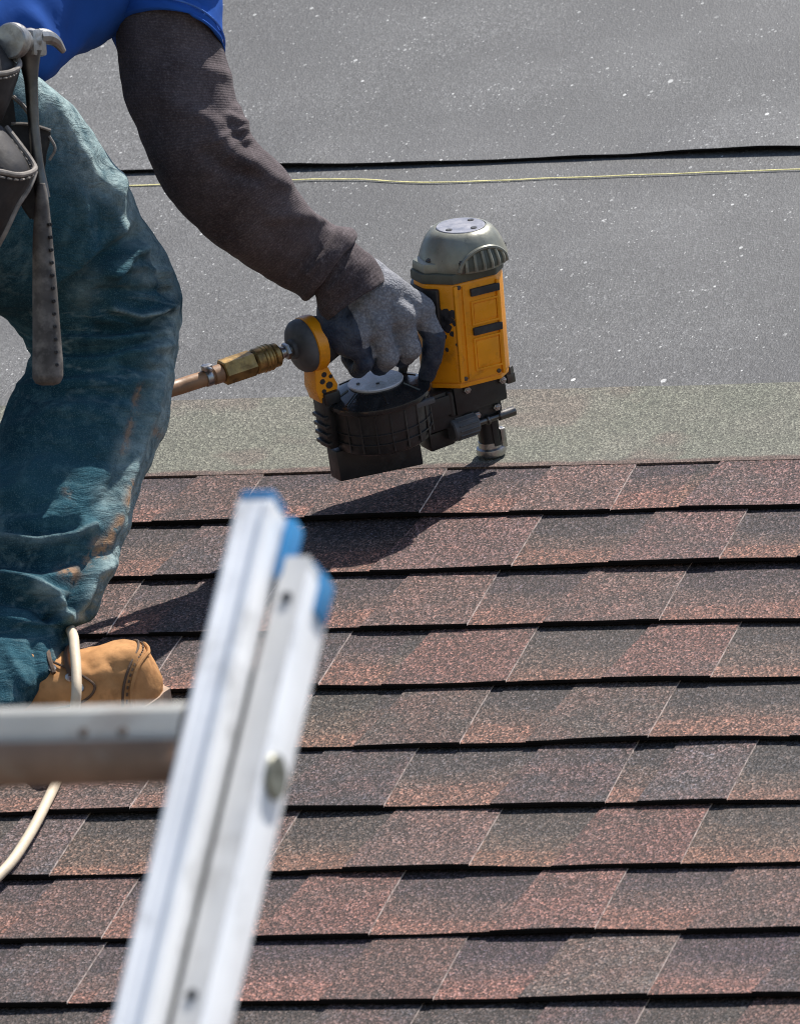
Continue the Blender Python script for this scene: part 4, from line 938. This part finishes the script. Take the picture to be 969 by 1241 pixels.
# ---- boots
def make_boot(heel, e1, e2, e3):
    """e1 towards the toe, e2 to the side, e3 up; heel = sole's back end on the roof"""
    B = Frame(heel, e1, e2, e3)
    S = [(0.0, .026, .012, .075, .085), (.02, .034, .012, .075, .092), (.06, .036, .012, .078, .092), (.10, .037, .012, .092, .092), (.14, .040, .012, .090, .090), (.18, .046, .012, .078, .084), (.205, .049, .012, .070, .071), (.225, .050, .012, .064, .068), (.25, .048, .012, .064, .075), (.270, .043, .012, .055, .077), (.286, .032, .012, .043, .069), (.298, .018, .014, .032, .050)]
    xs = A_([s[0] for s in S]); n1 = 70; n2 = 40; t = np.linspace(.052, .298, n1)
    w_ = np.interp(t, xs, [s[1] for s in S]); h_ = np.interp(t, xs, [s[4] for s in S])
    ker = np.ones(5)/5; pad = lambda q: np.convolve(np.pad(q, 2, 'edge'), ker, 'valid'); w_ = pad(w_); h_ = pad(h_); w_[0] = .006; w_[1] = .017; w_[2] = .023; w_[3] = .028; w_[-1] = .004; w_[-2] = .015; w_[-3] = .021; w_[-4] = .026; h_[-1] = .036; h_[-2] = .047; h_[-3] = .054
    V_ = []; F = []
    for i in range(n1):
        for j in range(n2):
            a = math.pi*j/(n2-1); cx = math.cos(a); sy = math.sin(a)
            y = w_[i]*math.copysign(abs(cx)**.75, cx); z = .022 + (h_[i]-.022)*abs(sy)**.85
            y *= 1-.16*max(0, (z-.06)/.1); V_.append((t[i], y, z))
    for i in range(n1-1):
        for j in range(n2-1): F.append((i*n2+j, (i+1)*n2+j, (i+1)*n2+j+1, i*n2+j+1))
    mb = MB(); mb.add(B(V_), F)
    b = mb.build('boot', M['leather_tan'], person, smooth=179)
    # sole with welt
    out = []; q = list(range(0, n1, 2)) + [n1-1]
    prof = [(t[i], w_[i]+.005) for i in q] + [(t[-1]+.006, 0)] + [(t[i], -(w_[i]+.005)) for i in q[::-1]] + [(.046, -.010), (.046, .010)]
    mb = MB(); prism(mb, B, prof, .0, .016, 0); prism(mb, B, [(x, y*.97) for x, y in prof], .0155, .024, 0)
    mb.build('sole', M['sole'], b, smooth=30)
    # rand strip curving up over the toe with its stitch row
    def surf(tt, a, off=.0):
        wi = float(np.interp(tt, t, w_)); hi_ = float(np.interp(tt, t, h_)); cx = math.cos(a); sy = math.sin(a)
        y = wi*math.copysign(abs(cx)**.75, cx); z = .022+(hi_-.022)*abs(sy)**.85; y *= 1-.16*max(0, (z-.06)/.1)
        tt = min(tt, t[-1]); c = A_([tt-.02, 0, .03]); p = A_([tt, y, z]); d = unit(p-c); return B(p + d*off)
    PI = math.pi
    toe_line = lambda a, o: surf(.268+.020*math.sin(a)**2, a, o)
    mb = MB(); tube(mb, [toe_line(a, .0018) for a in np.linspace(.05, PI-.05, 24)], .0020, 60, 8); mb.build('toe_welt', M['leather_tan'], b)
    mb = MB(); tube(mb, [surf(.260+.020*math.sin(a)**2, a, .0008) for a in np.linspace(.1, PI-.1, 24)], .0013, 60, 6); mb.build('toe_seam', M['lace'], b)
    st_ = MB()
    for a in np.linspace(.2, PI-.2, 24):
        q = lambda aa: surf(.264+.020*math.sin(aa)**2, aa, .0012)
        tube(st_, [q(a), q(a+.03), q(a+.06)], .0010, 4, 5)
    st_.build('stitching', M['lace'], b)
    for sg in (1, -1):
        an = (lambda a: PI-a) if sg > 0 else (lambda a: a)
        mb = MB(); tube(mb, [surf(x, an(a), .0012) for x, a in ((.195, 1.30), (.213, 1.15), (.228, .88), (.236, .62), (.229, .42), (.212, .30), (.190, .22))], .0013, 50, 6); mb.build('facing_seam', M['lace'], b)
        pass
        for x, a in ((.212, .92), (.196, 1.08), (.221, .66)):
            p = surf(x, an(a), .0006); mb = MB(); lathe(mb, IDF, [(.0018, .0), (.0040, .0008), (.0046, .002), (.0036, .003), (.0020, .0026)], p, p-B((x-.02, 0, .03)), 14); mb.build('eyelet', M['steel'], b)
        pass
    for x in (.212, .196):
        mb = MB(); tube(mb, [surf(x+.004*math.sin(a*3), a, .0030) for a in np.linspace(.95, PI-.95, 8)], .0026, 20, 6); mb.build('lace', M['lace'], b)
    sculpt(b, [([(100, 800), (112, 812), (118, 806)], -.002, 4), ([(128, 800), (140, 812), (150, 808)], -.0018, 5), ([(135, 820), (150, 836), (165, 838)], -.002, 5), ([(160, 795), (170, 810)], .0015, 6)], .0016, 45, None, 4.0)
    return b
e2 = np.cross(N, e1)
bt = make_boot(toe-e1*.300, e1, e2, N)
e1L = unit(.80*U+.60*V); make_boot(footL-e1L*.12, e1L, np.cross(N, e1L), N)

# =================================================================== TOOL POUCH AND HAMMER
PD = -.64
pouch = empty('tool_pouch', P_(-60, 300, PD)); tag(pouch, 'black leather tool pouch with scuffed rims hanging at the hip', 'tool pouch')
def pocket(outline, name, dz, th, rim):
    """closed bulging pocket: outline in the picture's plane, its own depth"""
    m_ = MB(); o_ = A_(outline, float); n_ = len(o_); c = o_.mean(0)
    rings = [(1.0, th*.5), (1.0, .0), (.97, -th*.30), (.86, -th*.62), (.55, -th*.92), (.0, -th)]
    V_ = []; F = []
    for s, d_ in rings:
        for p in o_: q = c+(p-c)*s; V_.append(P_(q[0], q[1], dz+d_))
    for i in range(len(rings)-1):
        for j in range(n_): j2 = (j+1) % n_; F.append((i*n_+j, i*n_+j2, (i+1)*n_+j2, (i+1)*n_+j))
    F.append(tuple(range(n_)))
    m_.add(V_, F); ob = m_.build(name, M['pouch'], pouch, smooth=50)
    ms = MB(); cc = A_([[x_, y_, z_] for x_, y_, z_ in rim]); cc = catmull(cc, 60)
    for q_ in range(2, 56, 3):
        a_, b_ = cc[q_], cc[q_+2]; tube(ms, [P_(a_[0]-1, a_[1]+6, dz-th*a_[2]-.003), P_((a_[0]+b_[0])/2-1, (a_[1]+b_[1])/2+6, dz-th*a_[2]-.0036), P_(b_[0]-1, b_[1]+6, dz-th*b_[2]-.003)], .0010, 3, 5)
    ms.build('stitching', M['pouch_edge'], ob)
    mr = MB(); tube(mr, [P_(x, y, dz-th*z) for x, y, z in rim], .0026, 60, 8); mr.build('rim', M['pouch_edge'], ob)
    return ob
pocket([(-130, 20), (-60, 30), (-5, 42), (10, 62), (25, 84), (22, 96), (12, 125), (2, 148), (-40, 160), (-130, 165)], 'pocket', -.66, .05, [(-60, 86, 1.05), (-25, 89, 1.05), (5, 89, 1.0), (20, 84, .75), (24, 76, .4), (14, 62, .2), (2, 50, .1)])
pocket([(-150, 150), (-60, 140), (-5, 146), (8, 158), (30, 185), (45, 207), (40, 222), (25, 246), (10, 275), (-6, 300), (-60, 320), (-150, 320)], 'pocket', -.67, .07, [(-90, 196, 1.05), (-40, 202, 1.05), (0, 208, 1.0), (24, 212, .9), (42, 206, .55), (38, 194, .35), (22, 172, .25), (8, 154, .15)])
mb = MB(); tube(mb, [P_(44, 208, -.705), P_(36, 228, -.715), P_(22, 250, -.72), P_(8, 280, -.72), P_(-6, 306, -.71)], .0022, 40, 6); mb.build('seam', M['pouch_edge'], pouch)
# hammer holster tab
def slab(outline, dz, th, name, mat, parent, skew=0.0):
    m_ = MB(); n_ = len(outline); b = bmesh.new(); c = P_(*A_(outline, float).mean(0), dz)
    lo_ = [b.verts.new(P_(x, y, dz)) for x, y in outline]; hi_ = [b.verts.new(P_(x, y, dz+th)) for x, y in outline]
    b.faces.new(lo_); b.faces.new(hi_[::-1])
    for i in range(n_): b.faces.new((lo_[i], lo_[(i+1) % n_], hi_[(i+1) % n_], hi_[i]))
    bmesh.ops.recalc_face_normals(b, faces=b.faces); bmesh.ops.bevel(b, geom=b.edges[:], offset=min(.0018, abs(th)*.3), segments=2, affect='EDGES')
    return m_.bm(b).build(name, mat, parent)
hol = slab([(14, 150), (30, 150), (46, 152), (62, 158), (61, 172), (57, 185), (54, 215), (50, 240), (46, 262), (38, 268), (26, 250), (16, 220), (10, 190)], -.635, .010, 'hammer_holster', M['pouch'], pouch)
mb = MB(); tube(mb, [P_(14, 150, -.637), P_(30, 150, -.637), P_(46, 153, -.637), P_(62, 158, -.637)], .0016, 20, 6); mb.build('rim', M['pouch_edge'], hol)
mb = MB(); tube(mb, [P_(60, 165, -.637), P_(67, 180, -.64), P_(60, 194, -.637)], .0014, 20, 6); mb.build('loop', M['pouch_edge'], hol)
mb = MB(); tube(mb, [P_(16, 117, -.625), P_(28, 128, -.63), P_(39, 143, -.63)], .0022, 20, 6); mb.build('cord', M['pouch_edge'], pouch)
slab([(-120, 60), (-60, 66), (-8, 120), (12, 140), (20, 200), (0, 240), (-120, 240)], -.615, .012, 'backing', M['pouch'], pouch)
slab([(-60, -10), (-20, 0), (4, 40), (14, 100), (20, 150), (0, 156), (-60, 120)], -.60, .008, 'belt_loop', M['pouch'], pouch)

hammer = empty('claw_hammer', P_(58, 465, -.66)); tag(hammer, 'grey steel claw hammer hung handle down in the leather holster beside the jeans', 'hammer')
HZ = -.652
hax = unit(P_(36, 50, HZ)-P_(56, 440, HZ))        # up the shaft
hfx = unit(-cd*.78-cr*.42+cu*.02); hfx = unit(hfx-hax*(hfx@hax))   # the striking face looks at the viewer
hsx = np.cross(hax, hfx)
HF = Frame(P_(34, 50, HZ), hfx, hsx, hax)
mb = MB()
lathe(mb, HF, [(0, .036), (.0160, .0355), (.0175, .034), (.0178, .027), (.0170, .023), (.0128, .018), (.0112, .008), (.0125, .002), (.0130, -.004)], (0, 0, 0), (1, 0, 0), seg=32)
box(mb, HF, (-.004, 0, -.002), (.026, .024, .026), .004)
poll = mb.build('head', M['hammer_head'], hammer)
mb = MB()
for s in (-1, 1):
    pts = [HF((-.010, s*.005, .004)), HF((-.022, s*.008, .004)), HF((-.034, s*.011, .000)), HF((-.045, s*.013, -.010))]
    tube(mb, pts, [.0085, .0075, .0058, .0030], 24, 10)
mb.build('claw', M['hammer_head'], hammer)
mb = MB(); tube(mb, [P_(35, 62, HZ), P_(36, 75, HZ), P_(38, 100, HZ), P_(41, 150, HZ), P_(46, 200, HZ), P_(52, 240, HZ)], [.0130, .0100, .0066, .0054, .0060, .0075], 50, 14); mb.build('shaft', M['steel_dark'], hammer)
mb = MB(); hg = [P_(50.5, 222, -.657), P_(51, 240, -.657), P_(52, 290, -.657), P_(54.5, 350, -.657), P_(57, 410, -.657), P_(58, 440, -.657), P_(58, 456, -.657), P_(58, 464, -.657), P_(58, 467, -.657)]
tube(mb, hg, [.0035, .0062, .0096, .0120, .0138, .0150, .0150, .0120, .0060], 90, 24); grip = mb.build('grip', M['hammer_grip'], hammer, smooth=179)
for y in np.linspace(272, 442, 12):
    x = 52+(y-222)*.0285+7.5+(y-270)*.018; rr_ = .0018; p = P_(x, y, -.657-.0082-(y-270)*.0000185)
    mb = MB(); lathe(mb, IDF, [(.0019, -.003), (.0019, .0012), (.0011, .0014), (0, .0004)], p, -cd*.85+cr*.5, 10); mb.build('grip_hole', M['black'], grip)

# =================================================================== LADDER
TH, PHI = math.radians(60), math.radians(-5)
gx = A_([math.cos(PHI), math.sin(PHI), 0]); wv_ = A_([-math.sin(PHI), math.cos(PHI), 0]); lz = A_([0, 0, 1])*math.sin(TH)+wv_*math.cos(TH); ly = np.cross(lz, gx)   # ly: away from the viewer, into the ladder's depth
LZ0 = 6.15-ZG
L0 = P_(228, 898, LZ0)                       # right end of the rung, on the rail's inner face
LF = Frame(L0, gx, ly, lz)
ladder = empty('extension_ladder', LF((0, 0, -6.2))); tag(ladder, 'blurred aluminium extension ladder with blue end caps in front of the shingles', 'ladder')
def top_of(px, py, x, y):
    """height along the rail of the point seen at a row"""
    a, b_ = -.5, 1.2
    for _ in range(40):
        m_ = (a+b_)/2
        if proj(LF((x, y, m_)))[1] > py: a = m_
        else: b_ = m_
    return a
FW, FD, BW, BD = .0222, .010, .0165, .034
zt = top_of(0, 618, 0, 0); zb = top_of(0, 698, .04, .03); LOW = -3.9
def channel(x0, w_, y0, dpt, z0, z1, t, mat, name, side=1, slant=0.0):
    m_ = MB()
    box(m_, LF, (x0+w_/2, y0+t/2, (z0+z1)/2), (w_, t, z1-z0), .0008)                              # front flange
    box(m_, LF, (x0+(w_-t/2 if side > 0 else t/2), y0+dpt/2, (z0+z1)/2-.0003), (t*.98, dpt-t*.2, z1-z0-.001), .0008)   # web
    box(m_, LF, (x0+w_/2, y0+dpt-t/2, (z0+z1)/2), (w_, t, z1-z0), .0008)                          # back flange
    return m_.build(name, mat, ladder)
SPAN = -.46
for side, off in ((1, 0.0), (-1, SPAN)):
    x = off if side > 0 else off-FW
    fr = channel(x, FW, -.010, FD+.012, LOW+.6, zt, .003, M['alu'], 'fly_rail', side)
    mb = MB(); cyl(mb, LF, (x+FW-.0028, -.0102, LOW+.65), (x+FW-.0028, -.0102, zt-.004), .0030, seg=12, bev=.0005); cyl(mb, LF, (x+.0024, -.0102, LOW+.65), (x+.0024, -.0102, zt-.004), .0018, seg=10, bev=.0005); mb.build('rail_bead', M['alu'], fr)
    bx_ = x+(FW+.0042 if side > 0 else -.0042-BW)
    br = channel(bx_, BW, .009, BD, -6.2, zb, .003, M['alu_dull'], 'base_rail', side)
    # outer face of the base rail, sunlit brightness put into a brighter metal
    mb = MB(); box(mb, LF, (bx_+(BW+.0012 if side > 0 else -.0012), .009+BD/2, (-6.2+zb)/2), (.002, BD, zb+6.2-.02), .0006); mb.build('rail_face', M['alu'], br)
    mb = MB(); box(mb, LF, (x+FW/2, .000, zt+.004), (FW-.001, FD+.010, .005), .002); box(mb, LF, (x+FW+.0034, .016, zt-.020), (.0055, .016, .040), .002); mb.build('end_cap', M['blue'], fr)
    mb = MB(); box(mb, LF, (bx_+BW+.0026, .009+BD*.66, zb-.015), (.003, BD*.50, .027), .0012); box(mb, LF, (bx_+BW/2+.002, .009+BD*.6, zb+.0005), (BW*.7, BD*.6, .004), .0015); mb.build('end_cap', M['blue'], br)
    mb = MB(); lathe(mb, LF, [(.0105, -.001), (.0135, .001), (.0125, .003), (.006, .0034), (0, .002)], (bx_+BW+.0022, .009+BD*.42, -.010), (1, 0, 0), 20); mb.build('rung_end', M['rung_end'], br)
    mb = MB(); box(mb, LF, (bx_-.0035+(0 if side > 0 else BW+.007), .026, (-6.2+zb)/2-.02), (.0075, .020, zb+6.1), .001); mb.build('dark_gap_strip', M['steel_dark'], br)  # dark strip added to stand for the shaded gap between the rails
    for z in (.10, -.16, -.30):
        mb = MB(); lathe(mb, LF, [(.0035, -.001), (.0035, .001), (0, .0014)], (bx_+BW*.5, .0088, z), (0, -1, 0), 12); mb.build('rivet', M['steel_dark'], br)
for q in range(-12, 1):
    z = q*.305
    if z < LOW+.65: continue
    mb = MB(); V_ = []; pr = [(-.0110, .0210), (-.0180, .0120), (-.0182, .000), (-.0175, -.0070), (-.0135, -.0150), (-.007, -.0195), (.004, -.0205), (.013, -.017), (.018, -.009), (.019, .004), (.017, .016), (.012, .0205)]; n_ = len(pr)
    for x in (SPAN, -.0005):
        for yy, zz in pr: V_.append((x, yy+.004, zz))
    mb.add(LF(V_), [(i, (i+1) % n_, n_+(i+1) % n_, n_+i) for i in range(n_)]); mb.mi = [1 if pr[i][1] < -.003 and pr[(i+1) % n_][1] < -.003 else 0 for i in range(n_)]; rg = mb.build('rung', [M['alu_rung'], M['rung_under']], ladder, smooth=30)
    if q == 0:
        for x in (-.034, -.058):
            mb = MB(); lathe(mb, LF, [(.0030, 0), (.0026, .0015), (0, .002)], (x, -.0135, -.002), (0, -1, 0), 10); mb.build('stain_spot', M['lace'], rg)
for q in range(-20, -5):
    mb = MB(); cyl(mb, LF, (SPAN-.02, .035, q*.305), (.03, .035, q*.305), .017, seg=16); mb.build('rung', M['alu_dull'], ladder)
print('objects', len(bpy.data.objects), 'tris', sum(len(o.data.polygons)*2 for o in bpy.data.objects if o.type == 'MESH'))
